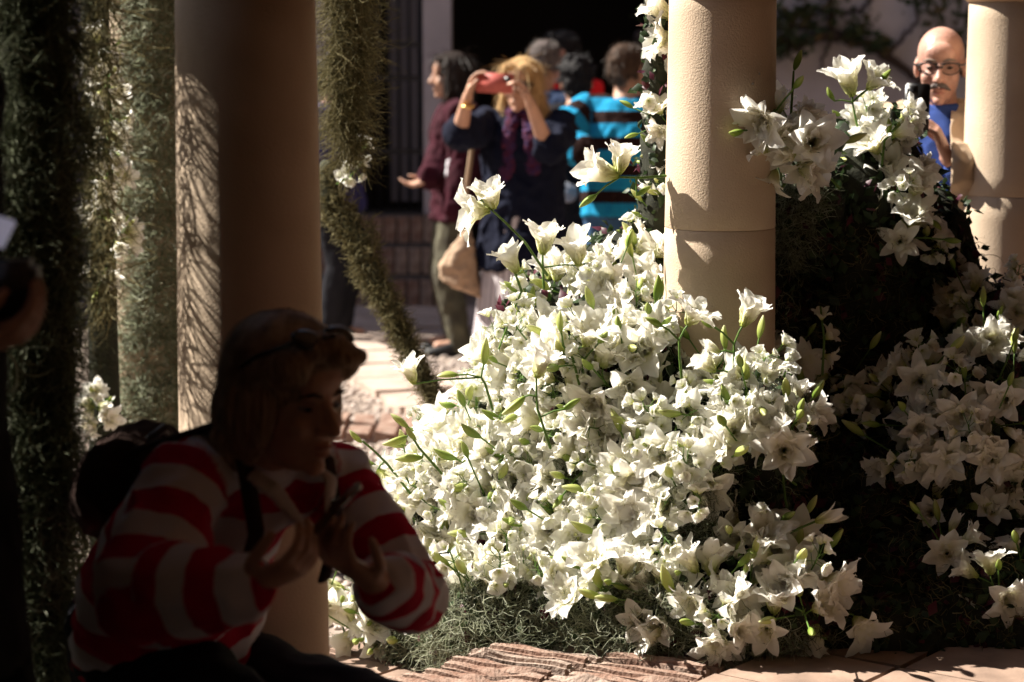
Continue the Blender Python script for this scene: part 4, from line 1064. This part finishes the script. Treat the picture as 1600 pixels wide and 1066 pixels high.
# foliage on the dark side, grey moss on the bed
vis = mco[:, 2] > .05
idx = rng.choice(np.where(vis)[0], 16000)
M['dleaf'] = attr_mat('dark_foliage', 'tint', [(0, (.015, .03, .010)), (.5, (.03, .055, .02)), (.78, (.05, .08, .03)), (.8, (.09, .012, .025)), (1, (.05, .008, .02))], .5, transl=.2)
leaves_at(mco[idx] + mno[idx] * rng.uniform(-.005, .02, (len(idx), 1)), mno[idx] + rng.normal(size=(len(idx), 3)) * .7, .032, 'foliage', M['dleaf'], mound)
def moss_patch(poly, n, L=.07, out=.5, m_='moss'):
    pts, nr = [], []
    for x, y in [(random.uniform(min(p[0] for p in poly), max(p[0] for p in poly)), random.uniform(min(p[1] for p in poly), max(p[1] for p in poly))) for _ in range(n * 3)]:
        if len(pts) >= n: break
        if not inpoly(x, y, poly): continue
        h_ = hit(x, y)
        if h_: pts.append(h_[0] + h_[1] * random.uniform(-.005, .02)); nr.append(h_[1] * out + Vector([random.gauss(0, .6) for _ in range(3)]))
    if pts: strands('moss_strands', [list(p) for p in pts], [list(p) for p in nr], L, M[m_], mound, curl=.8, width=.0011, grav=.12, kind='stuff')
moss_patch([(640, 900), (1000, 880), (1100, 940), (1300, 1000), (1290, 1050), (1000, 1040), (740, 1025), (640, 1060), (600, 1000)], 9000)
moss_patch([(860, 720), (1120, 700), (1130, 860), (1000, 860), (880, 940)], 4500)
moss_patch([(600, 500), (1250, 420), (1300, 720), (900, 950), (560, 950)], 3000, .05)
moss_patch([(1212, 280), (1290, 290), (1250, 420), (1212, 420)], 1500, .06)
moss_patch([(1212, 400), (1450, 300), (1600, 480), (1600, 1000), (1200, 1000)], 3000, .06, .5, 'drymoss')

# ---- lily meshes
WH = (.92, .905, .83)
M['petal'] = attr_mat('lily_petal', 'tt', [(0, (.42, .50, .10)), (.12, (.68, .71, .32)), (.34, (.86, .85, .66)), (.58, WH), (1, (.92, .91, .87))], .5, transl=.56, spec=.25)
M['bud'] = attr_mat('lily_bud', 'tt', [(0, (.20, .30, .05)), (.35, (.40, .47, .12)), (.75, (.52, .56, .20)), (1, (.66, .68, .40))], .4, transl=.3)
M['budg'] = attr_mat('green_bud', 'tt', [(0, (.12, .22, .03)), (.5, (.24, .34, .06)), (1, (.42, .48, .16))], .4, transl=.3)
M['stem'] = mat('lily_stem', (.10, .19, .035), .5, var=.3, vscale=30)
M['lleaf'] = mat('lily_leaf', (.07, .15, .025), .4, transl=.25, var=.3, vscale=30)
M['floret'] = attr_mat('white_floret', 'tt', [(0, (.60, .62, .22)), (.25, (.84, .84, .72)), (1, (.88, .87, .85))], .5, transl=.42)
def petal(L, W, a0, a1, az, tilt=0.0, cup=.25, wav=0.0, rs=random, pw=1.3, nl=8, r0=.004):
    """strip of a petal: leaves the axis at angle a0, ends at a1"""
    ca, sa = math.cos(az), math.sin(az); r, z = r0, 0.0; vs, tt = [], []; ph = rs.uniform(0, 6.28); ph2 = rs.uniform(0, 6.28); fq = rs.uniform(5, 9)
    for i in range(nl + 1):
        t = i / nl; a = a0 + (a1 - a0) * t ** pw
        wd = W * max(.04, math.sin(math.pi * min(1, t * .95 + .05) ** 1.05)) ** .62 * (1 if t < .97 else .3)
        for j, x in enumerate((-1, -.45, 0, .45, 1)):
            lift = cup * wd * x * x + (wav * abs(x) ** 1.5 * math.sin(fq * t * 2 + (ph if x < 0 else ph2)))
            rr_ = r - lift * math.cos(a) * 1.0; zz = z + lift * math.sin(a) - (.0015 if j == 2 else 0)
            lx = x * wd + tilt * t * t * L
            vs.append((rr_ * ca - lx * sa, rr_ * sa + lx * ca, zz)); tt.append(t)
        r += math.sin(a) * L / nl; z += math.cos(a) * L / nl
    fs = []
    for i in range(nl):
        for j in range(4): fs.append((i * 5 + j, i * 5 + j + 1, i * 5 + j + 6, i * 5 + j + 5))
    return vs, fs, tt
def bloom_mesh(seed, whorls, stamens=0):
    rs = random.Random(seed); V, Fc, T = [], [], []
    for (cnt, L, W, a0, a1, wav) in whorls:
        az0 = rs.uniform(0, 6.28)
        for k in range(cnt):
            vs, fs, tt = petal(L * rs.uniform(.85, 1.1), W * rs.uniform(.8, 1.15), a0 + rs.uniform(-.1, .1), a1 + rs.uniform(-.35, .35), az0 + 6.283 * k / cnt + rs.uniform(-.15, .15), rs.uniform(-.12, .12), rs.uniform(.1, .45), wav, rs, rs.uniform(1.1, 1.9))
            b = len(V); V += vs; T += tt; Fc += [tuple(i + b for i in f_) for f_ in fs]
    me = np_mesh('bloom', np.array(V), np.array(Fc), {'tt': np.array(T)}); me.materials.append(M['petal'])
    return me
BL = []
for s_ in range(5):   # wide open double
    BL.append(bloom_mesh(s_, [(6, .108, .0250, .40, 1.70, .005), (6, .096, .021, .36, 1.40, .006), (6, .080, .016, .30, 1.10, .007), (4, .058, .011, .2, .8, .006), (4, .040, .010, .12, .35, .002)]))
for s_ in range(4):   # half open double trumpet
    BL.append(bloom_mesh(20 + s_, [(6, .118, .0260, .20, 1.25, .004), (6, .106, .021, .18, 1.0, .006), (6, .088, .015, .12, .75, .007), (3, .05, .010, .05, .3, .002)]))
for s_ in range(3):   # simple star
    BL.append(bloom_mesh(40 + s_, [(6, .106, .0250, .42, 1.6, .003), (6, .076, .014, .35, 1.2, .005), (4, .042, .010, .12, .35, .002)]))
BLCLOSED = [bloom_mesh(60 + s_, [(6, .085, .017, .12, .45, .001), (4, .07, .012, .08, .4, .002)]) for s_ in range(2)]
def bud_mesh(seed, L=.075, r=.0125, m_='bud'):
    rs = random.Random(seed); V, Fc, T = [], [], []; n, m = 12, 9
    for i in range(m + 1):
        t = i / m; rad_ = r * (math.sin(math.pi * (t * .92 + .05)) ** .75) * (1.05 - .25 * t); bend = .006 * math.sin(t * 2.2)
        for j in range(n):
            a = 6.283 * j / n; q = rad_ * (1 + .14 * math.cos(3 * a)); V.append((q * math.cos(a) + bend, q * math.sin(a), t * L)); T.append(t)
    for i in range(m):
        for j in range(n): k = (j + 1) % n; Fc.append((i * n + j, i * n + k, (i + 1) * n + k, (i + 1) * n + j))
    me = np_mesh('bud', np.array(V), np.array(Fc), {'tt': np.array(T)}); me.materials.append(M[m_]); return me
BUD = [bud_mesh(1), bud_mesh(2, .085, .014), bud_mesh(3, .06, .011, 'budg'), bud_mesh(4, .07, .012, 'budg')]
def lleaf_mesh(seed):
    rs = random.Random(seed); vs, fs, tt = petal(.085, .010, .4, 1.3, 0, rs.uniform(-.15, .15), .3, .001, rs); me = np_mesh('leaf', np.array(vs), np.array(fs)); me.materials.append(M['lleaf']); return me
LEAF = [lleaf_mesh(i) for i in range(4)]
def floret_mesh(seed):
    rs = random.Random(seed); V, Fc, T = [], [], []
    for k in range(5):
        vs, fs, tt = petal(.020 * rs.uniform(.85, 1.1), .0095, .5, 1.45, 6.283 * k / 5 + rs.uniform(-.15, .15), 0, .2, .0015, rs, 1.2, 4, .001); b = len(V); V += vs; T += tt; Fc += [tuple(i + b for i in f_) for f_ in fs]
    me = np_mesh('floret', np.array(V), np.array(Fc), {'tt': np.array(T)}); me.materials.append(M['floret']); return me
FLO = [floret_mesh(i) for i in range(4)]
def orient(d, roll=None):
    q = Vector(d).to_track_quat('Z', 'Y'); return q @ Quaternion((0, 0, 1), random.uniform(0, 6.28) if roll is None else roll)
def kid(name, me, parent, loc, q, sc_=1.0):
    o = bpy.data.objects.new(name, me); col.objects.link(o); o.parent = parent; o.location = loc; o.rotation_mode = 'QUATERNION'; o.rotation_quaternion = q; o.scale = (sc_, sc_, sc_); return o
# prototype sprays, described as (stem mesh, [(name, mesh, loc, quat, scale)])
PROTO = []
for s_ in range(12):
    rs = random.Random(100 + s_); b = MB(); items = []; H = rs.uniform(.10, .15)
    bend = Vector((rs.uniform(-.03, .03), rs.uniform(-.03, .03), 0)); top = Vector((0, 0, H)) + bend
    b.tube([(0, 0, -.05), (bend.x * .3, bend.y * .3, H * .5), top], [.0034, .003, .0026], 6)
    nb = 2 + (s_ % 3 > 0) + (s_ % 4 == 0); nbud = (1, 1, 2)[s_ % 3]; tot = nb + nbud; a0 = rs.uniform(0, 6.28)
    for k in range(tot):
        a = a0 + 6.283 * k / tot + rs.uniform(-.35, .35); isb = k < nb; up = rs.uniform(.35, 1.3) if isb else rs.uniform(.8, 1.8)
        d = Vector((math.cos(a), math.sin(a), up)).normalized(); st = Vector((0, 0, 0)).lerp(top, rs.uniform(.62, 1.0)); L = rs.uniform(.03, .055) if isb else rs.uniform(.09, .14); en = st + d * L
        b.tube([st, st.lerp(en, .5) + Vector((0, 0, .004)), en], [.0022, .0019, .0022], 6)
        if isb: items.append(('bloom', rs.choice(BL) if rs.random() > .08 else rs.choice(BLCLOSED), en, orient(d + Vector((0, 0, rs.uniform(-.35, .2)))), rs.uniform(.70, 1.0)))
        else: items.append(('bud', rs.choice(BUD), en, orient(d), rs.uniform(.62, .9)))
    for k in range(rs.randint(0, 1)):
        a = rs.uniform(0, 6.28); items.append(('leaf', rs.choice(LEAF), Vector((0, 0, 0)).lerp(top, rs.uniform(.3, .8)), orient((math.cos(a), math.sin(a), .5)), rs.uniform(.7, 1.1)))
    sm = b.mesh('stem'); sm.materials.append(M['stem']); PROTO.append((sm, items))
SPRAY = []
for s_ in range(6):
    rs = random.Random(300 + s_); b = MB(); items = []; c_ = Vector((rs.uniform(-.03, .03), rs.uniform(-.03, .03), .11)); b.tube([(0, 0, -.03), c_ * .5 + Vector((.006, 0, 0)), c_], [.0025, .002, .0015], 5)
    for k in range(12):
        t = rs.uniform(.35, 1.05); a = rs.uniform(0, 6.28); d = Vector((math.cos(a), math.sin(a), rs.uniform(.1, 1.0))).normalized(); st = c_ * t; en = st + d * rs.uniform(.016, .032); b.tube([st, en], .0009, 4)
        items.append(('floret', rs.choice(FLO), en, orient(d), rs.uniform(.85, 1.35)))
    sm = b.mesh('stem'); sm.materials.append(M['stem']); SPRAY.append((sm, items))
def place(proto, name, loc, d, label, cat, group, sc_=1.0):
    e = empty(name, loc, label, cat, group); e.rotation_mode = 'QUATERNION'; e.rotation_quaternion = orient(d); e.scale = (sc_,) * 3
    kid('stem', proto[0], e, (0, 0, 0), Quaternion())
    for nm, me, l, q, s_ in proto[1]: kid(nm, me, e, l, q, s_)
    return e
toCam = lambda p: (CAM - p).normalized()
NUM = ['no', 'one', 'two', 'three', 'four', 'five', 'six']
def about(proto):
    nb = sum(i[0] == 'bloom' for i in proto[1]); nu = sum(i[0] == 'bud' for i in proto[1])
    return '%s white lily blooms with %s bud%s' % (NUM[nb], NUM[nu], '' if nu == 1 else 's')
ANCH = {'main': [(830, 440, 'on the crest before the pleated skirt'), (950, 440, 'on the crest before the jeans'), (1000, 560, 'against the sunlit side of the middle column'), (1160, 620, 'in front of the middle column foot'), (1250, 640, 'beside the dark red leaves'), (620, 700, 'over the pebble paving'), (640, 860, 'beside the striped elbow'), (760, 900, 'just above the grey moss fringe'), (760, 600, 'below the end of the bent moss garland'), (960, 780, 'above the moss gap of the sunlit slope'), (830, 720, 'in the middle of the sunlit slope'), (1080, 720, 'above the cluster over the bricks')],
 'strip': [(1400, 340, 'before the blue shirt'), (1470, 430, 'between blue shirt and shaded column foot'), (1540, 520, 'before the shaded foot of the right column'), (1360, 610, 'curling round the dark hollow'), (1500, 660, 'in the shaded cascade below the right column')],
 'front': [(930, 900, 'on the grey moss by the brick end'), (1050, 930, 'above the worn brick edge'), (1220, 920, 'beside the black gap over the tiles')],
 'top': [(1310, 220, 'crowning the dark foliage near the column shadow'), (1400, 240, 'crowning the dark foliage by the black phone')],
 'rlow': [(1450, 740, 'trailing beside the black gap in shade'), (1570, 760, 'low in the shaded cascade'), (1560, 900, 'lowest in the shaded cascade over the tiles')]}
def cover(poly, dist, label, group, seed, Y=None, sink=-.105, sc_=1.0, fill=0, flabel=None, bias=.35, sunb=.3, rnd=.45, up=.35, dirv=None):
    for i, (x, y) in enumerate(sample(POLY[poly], dist, seed=seed)):
        h_ = hit(x, y) if Y is None else None
        if h_ is None:
            if Y is None: continue
            p = P(x, y, Y + random.uniform(-.05, .05)); nr = toCam(p)
        else: p, nr = h_
        d = nr * .7 + toCam(p) * bias + Z * up + SUN * sunb + Vector([random.gauss(0, rnd) for _ in range(3)])
        if dirv is not None: d = Vector(dirv) + Vector([random.gauss(0, .3) for _ in range(3)])
        d.normalize(); pr = PROTO[(i * 5 + seed) % len(PROTO)]
        where = min(ANCH[poly], key=lambda a: (a[0] - x) ** 2 + (a[1] - y) ** 2)[2] if poly in ANCH else None
        lab = label if where is None else about(pr) + ' ' + where
        place(pr, 'lily_stem', p + d * sink, d, lab, 'lily', group, sc_ * random.uniform(.85, 1.08))
    if fill:
        for i, (x, y) in enumerate(sample(POLY[poly], fill, seed=seed + 50)):
            h_ = hit(x, y) if Y is None else (P(x, y, Y + .03), toCam(P(x, y, Y)))
            if not h_: continue
            d = (h_[1] + Z * .3 + toCam(h_[0]) * .3 + Vector([random.gauss(0, .4) for _ in range(3)])).normalized()
            place(SPRAY[i % 6], 'floret_spray', h_[0] - d * .015, d, flabel if poly not in ANCH else 'spray of small white florets ' + min(ANCH[poly], key=lambda a: (a[0] - x) ** 2 + (a[1] - y) ** 2)[2], 'white flowers', group + ', small florets', random.uniform(.9, 1.25))
cover('main', 33, 'white double lilies with green buds on the sunlit slope left of the middle column', 'lilies covering the sunlit slope', 1, fill=38, flabel='spray of small white florets packed between the lilies of the sunlit slope', sunb=.85, bias=.3)
cover('leftlow', 30, 'white lilies lying low on the paving at the foot of the sunlit slope', 'lilies at the foot of the slope', 2, Y=5.9, sink=-.08)
cover('front', 46, 'white lilies spilling over the grey moss above the brick edge', 'lilies above the brick edge', 3, fill=80, flabel='spray of small white florets over the grey moss above the brick edge', sink=-.11, sunb=.6)
cover('climb', 24, 'white lilies climbing up the sunlit side of the middle column', 'lilies climbing the middle column', 4, Y=5.78, sink=-.07, sc_=.72, dirv=(-.9, .05, .45), fill=30, flabel='spray of small white florets climbing the middle column')
cover('top', 36, 'white lilies crowning the dark foliage beside the bald man', 'lilies crowning the dark foliage', 5, Y=5.98, sink=-.13, sc_=.92, fill=50, flabel='spray of small white florets crowning the dark foliage')
cover('colshade', 38, 'white lilies in the shadow of the middle column', 'lilies shaded by the middle column', 6, Y=5.5, sink=-.11, sc_=1.05)
cover('strip', 56, 'dim white lilies of the shaded cascade below the column beside the bald man', 'lilies of the shaded cascade', 7, fill=70, flabel='spray of small white florets in the shaded cascade', sink=-.09)
cover('rlow', 64, 'dim white lilies trailing low over the dark foliage in deep shade', 'lilies trailing in deep shade', 8)

# ---- single long stalks that stand clear of the mound
def stalk(label, path, Y, items, r=.0034, group=None):
    """path [(px,py)], items (kind, x0,y0, x1,y1, toward camera, scale): base pixel -> tip pixel"""
    pts = [P(a[0], a[1], Y + (a[2] if len(a) > 2 else 0)) for a in path]; e = empty('lily_stem', pts[0], label, 'lily', group)
    b = MB(); b.tube(pts, list(np.linspace(r, r * .75, len(pts))), 8)
    arr = np.array([list(p) for p in pts]); its = []
    for it in items:
        kind, x0, y0, x1, y1, cm, s_ = it[:7]; yy = Y + (it[7] if len(it) > 7 else 0); p0 = P(x0, y0, yy); p1 = P(x1, y1, yy)
        d = (p1 - p0).normalized() + Vector((0, -cm, .0)); near = min((Vector(a).lerp(Vector(c), t) for a, c in zip(pts[:-1], pts[1:]) for t in np.linspace(0, 1, 6)), key=lambda q: (q - p0).length)
        if (near - p0).length > .008: b.tube([near, near.lerp(p0, .6) + Z * .004, p0], [r * .75, r * .65, r * .7], 6)
        its.append((kind, p0, d, s_))
    b.build('stem', M['stem'], e)
    o0 = wloc(e)
    for kind, p0, d, s_ in its:
        me = {'open': BL[random.randrange(5)], 'half': BL[5 + random.randrange(4)], 'star': BL[9 + random.randrange(3)], 'closed': random.choice(BLCLOSED), 'bud': random.choice(BUD[:2]), 'green': random.choice(BUD[2:]), 'leaf': random.choice(LEAF)}[kind]
        kid({'open': 'bloom', 'half': 'bloom', 'star': 'bloom', 'closed': 'bloom', 'bud': 'bud', 'green': 'bud', 'leaf': 'leaf'}[kind], me, e, p0 - o0, orient(d), s_)
    return e
stalk('long lily stalk leaning out in front of the navy coat, two blooms and a bud', [(855, 430), (820, 378), (790, 348), (768, 328)], 5.55, [('open', 765, 328, 735, 328, .25, 1.0), ('half', 772, 326, 765, 298, .5, .75), ('closed', 752, 312, 736, 272, .0, .62)])
stalk('lily stalk reaching sideways from the middle column over the striped sweater', [(1040, 275), (1000, 278), (968, 277)], 5.5, [('half', 965, 275, 925, 262, .25, 1.0), ('half', 967, 272, 972, 235, .1, .8), ('green', 932, 304, 903, 328, 0, .75), ('green', 995, 305, 1025, 288, 0, .7)])
stalk('upright lily stem standing before the shaded side of the middle column', [(1146, 600), (1147, 560), (1147, 538)], 5.18, [('half', 1160, 510, 1178, 468, .15, .82), ('green', 1117, 512, 1092, 498, .1, .6), ('half', 1118, 580, 1092, 558, .2, .6), ('closed', 1124, 550, 1092, 530, .2, .6)])
stalk('lily stem standing before the sunlit side of the middle column', [(1065, 590), (1062, 560), (1061, 532)], 5.15, [('open', 1075, 508, 1090, 476, .3, .8), ('green', 1035, 510, 1006, 497, 0, .75)])
stalk('tall lily stem with two big blooms and buds above the dark foliage', [(1350, 240), (1338, 190), (1332, 160)], 5.9, [('half', 1332, 150, 1316, 102, .2, 1.05), ('open', 1356, 140, 1378, 108, .35, .82), ('green', 1304, 158, 1292, 130, .1, .7), ('green', 1372, 130, 1402, 96, -.2, .7)])
stalk('slim lily stem with one green bud beside the middle column top', [(1236, 180), (1239, 130), (1240, 112)], 5.5, [('green', 1241, 110, 1252, 78, 0, .75)])
stalk('two big lily blooms and a green bud beside the phone of the bald man', [(1378, 260), (1382, 220), (1400, 198)], 5.85, [('half', 1395, 213, 1430, 196, .15, .62), ('green', 1388, 212, 1386, 182, 0, .65), ('open', 1372, 240, 1345, 195, .4, .85)])
stalk('lily stalk leaning right over the dark gap with a pale closed bloom', [(1170, 860), (1210, 845), (1250, 825), (1274, 815)], 5.02, [('closed', 1274, 815, 1318, 800, 0, .85), ('open', 1190, 850, 1200, 805, .8, .9), ('green', 1152, 870, 1160, 838, 0, .6)])
stalk('star shaped lily bloom at the right tip of the cluster above the bricks', [(1220, 960), (1270, 945), (1330, 960)], 5.0, [('star', 1335, 965, 1360, 988, 1.2, .9), ('half', 1275, 975, 1270, 1020, .1, .8), ('green', 1205, 1000, 1228, 1035, 0, .6)])
stalk('broad lily blooms hanging out over the dark gap beside the brick edge', [(1200, 930), (1240, 915), (1280, 905)], 5.0, [('open', 1280, 905, 1325, 915, .7, 1.0), ('star', 1240, 900, 1250, 860, 1.0, .95), ('star', 1165, 960, 1165, 995, 1.4, 1.0), ('bud', 1140, 1000, 1137, 1045, .1, .55)])
stalk('pair of lily blooms standing over grey moss at the centre of the heap foot', [(1005, 930), (975, 905), (945, 890)], 5.05, [('open', 935, 890, 920, 850, .6, .95), ('half', 972, 905, 982, 850, .1, .85), ('green', 905, 888, 885, 875, 0, .7)])
stalk('slender lily stem with a green bud leaning over the paving by the striped shoulder', [(640, 770), (605, 725), (585, 705), (567, 690)], 5.5, [('bud', 565, 692, 548, 672, 0, .6), ('half', 590, 735, 610, 755, .3, .8)])
stalk('lily stem with three pale green buds above the left edge of the slope', [(690, 740), (655, 700), (642, 680)], 5.4, [('bud', 636, 682, 606, 690, 0, .75), ('bud', 638, 668, 612, 648, 0, .65), ('bud', 650, 688, 634, 662, 0, .6), ('bud', 660, 715, 612, 718, 0, .8)])
stalk('lily stem with green bud and bloom rising at the upper left of the slope', [(770, 640), (758, 600), (752, 590)], 5.4, [('bud', 716, 586, 686, 590, 0, .7), ('half', 648, 600, 640, 578, .1, .7), ('bud', 756, 570, 760, 536, 0, .8)])
stalk('forked lily stem with a green bud in the middle of the sunlit slope', [(860, 700), (840, 640), (838, 615)], 5.2, [('half', 838, 590, 850, 560, .1, .8), ('bud', 820, 620, 790, 640, .1, .8), ('green', 880, 640, 905, 625, .1, .7)])
stalk('forked lily stem with bloom beside the column on the slope', [(905, 600), (895, 560), (880, 540)], 5.3, [('open', 915, 540, 925, 500, .5, 1.0), ('bud', 877, 520, 878, 478, 0, .7)])
stalk('upright bloom at the top edge of the slope before the jeans', [(850, 450), (848, 410), (848, 398)], 5.6, [('half', 848, 398, 852, 355, .15, .85), ('half', 905, 415, 900, 385, .3, .9)])
stalk('lily bloom standing at the upper left corner of the slope', [(815, 455), (806, 430), (804, 424)], 5.55, [('half', 808, 426, 790, 390, .15, .8), ('half', 772, 566, 738, 540, .3, .85)])
stalk('pair of lily blooms at the top of the picture beside the column', [(1062, 80), (1050, 50), (1046, 36)], 5.7, [('half', 1050, 30, 1022, 8, .2, .9), ('open', 1052, 60, 1022, 58, .3, .9), ('half', 1056, 58, 1028, 95, .3, .8)])
stalk('two dim closed lilies in front of the right column foot', [(1540, 560), (1530, 500), (1528, 485)], 6.05, [('half', 1532, 478, 1550, 440, .0, .7), ('half', 1508, 478, 1505, 445, .1, .8), ('green', 1480, 500, 1475, 455, 0, .8), ('green', 1575, 480, 1598, 455, 0, .7)])
stalk('small half open lily catching the sun in the shaded cascade', [(1570, 720), (1548, 680), (1545, 650)], 5.6, [('star', 1548, 640, 1556, 618, .8, .6), ('green', 1500, 645, 1488, 636, .2, .6), ('green', 1560, 790, 1560, 765, 0, .6)])
stalk('thin spike of three small white flowers standing in the dark foliage', [(1285, 585), (1288, 530), (1282, 480)], 5.62, [('star', 1284, 500, 1282, 478, .4, .42), ('star', 1290, 530, 1300, 520, .5, .42), ('star', 1288, 555, 1300, 560, .5, .4)])
# lilies seen between the two moss hanks, and on the bent garland
for i, (x, y) in enumerate([(150, 90), (165, 125), (172, 165), (160, 200), (148, 245), (168, 275), (150, 310), (165, 345), (158, 390), (170, 420), (150, 595), (162, 625), (158, 655)]):
    p = P(x - 6, y, 7.02); place(PROTO[i % 12], 'lily_stem', p + Vector((0, .06, 0)), (toCam(p) + Vector([random.gauss(0, .4) for _ in range(3)])), 'white lilies seen between the two hanks of hanging moss', 'lily', 'lilies between the moss hanks', .7)
b = MB()
fm = empty('moss_post', P(150, 900, 7.12), 'dark moss post behind the lilies between the hanging hanks', 'moss post')
b.tube([Vector((P(148, 0, 7.12).x, 7.12, z)) for z in (0, .6, 1.2, 1.9, 2.4)], [.06, .05, .045, .045, .04], 14); b.build('matted_core', M['soil'], fm)
for (x, y) in [(552, 256), (545, 285)]:
    p = P(x, y, 7.05); place(SPRAY[1], 'floret_spray', p + Vector((-.03, .06, 0)), (toCam(p) + Vector((.4, 0, .3))), 'little white flowers tucked into the bent moss garland', 'white flowers', 'flowers on the bent garland', 1.1)
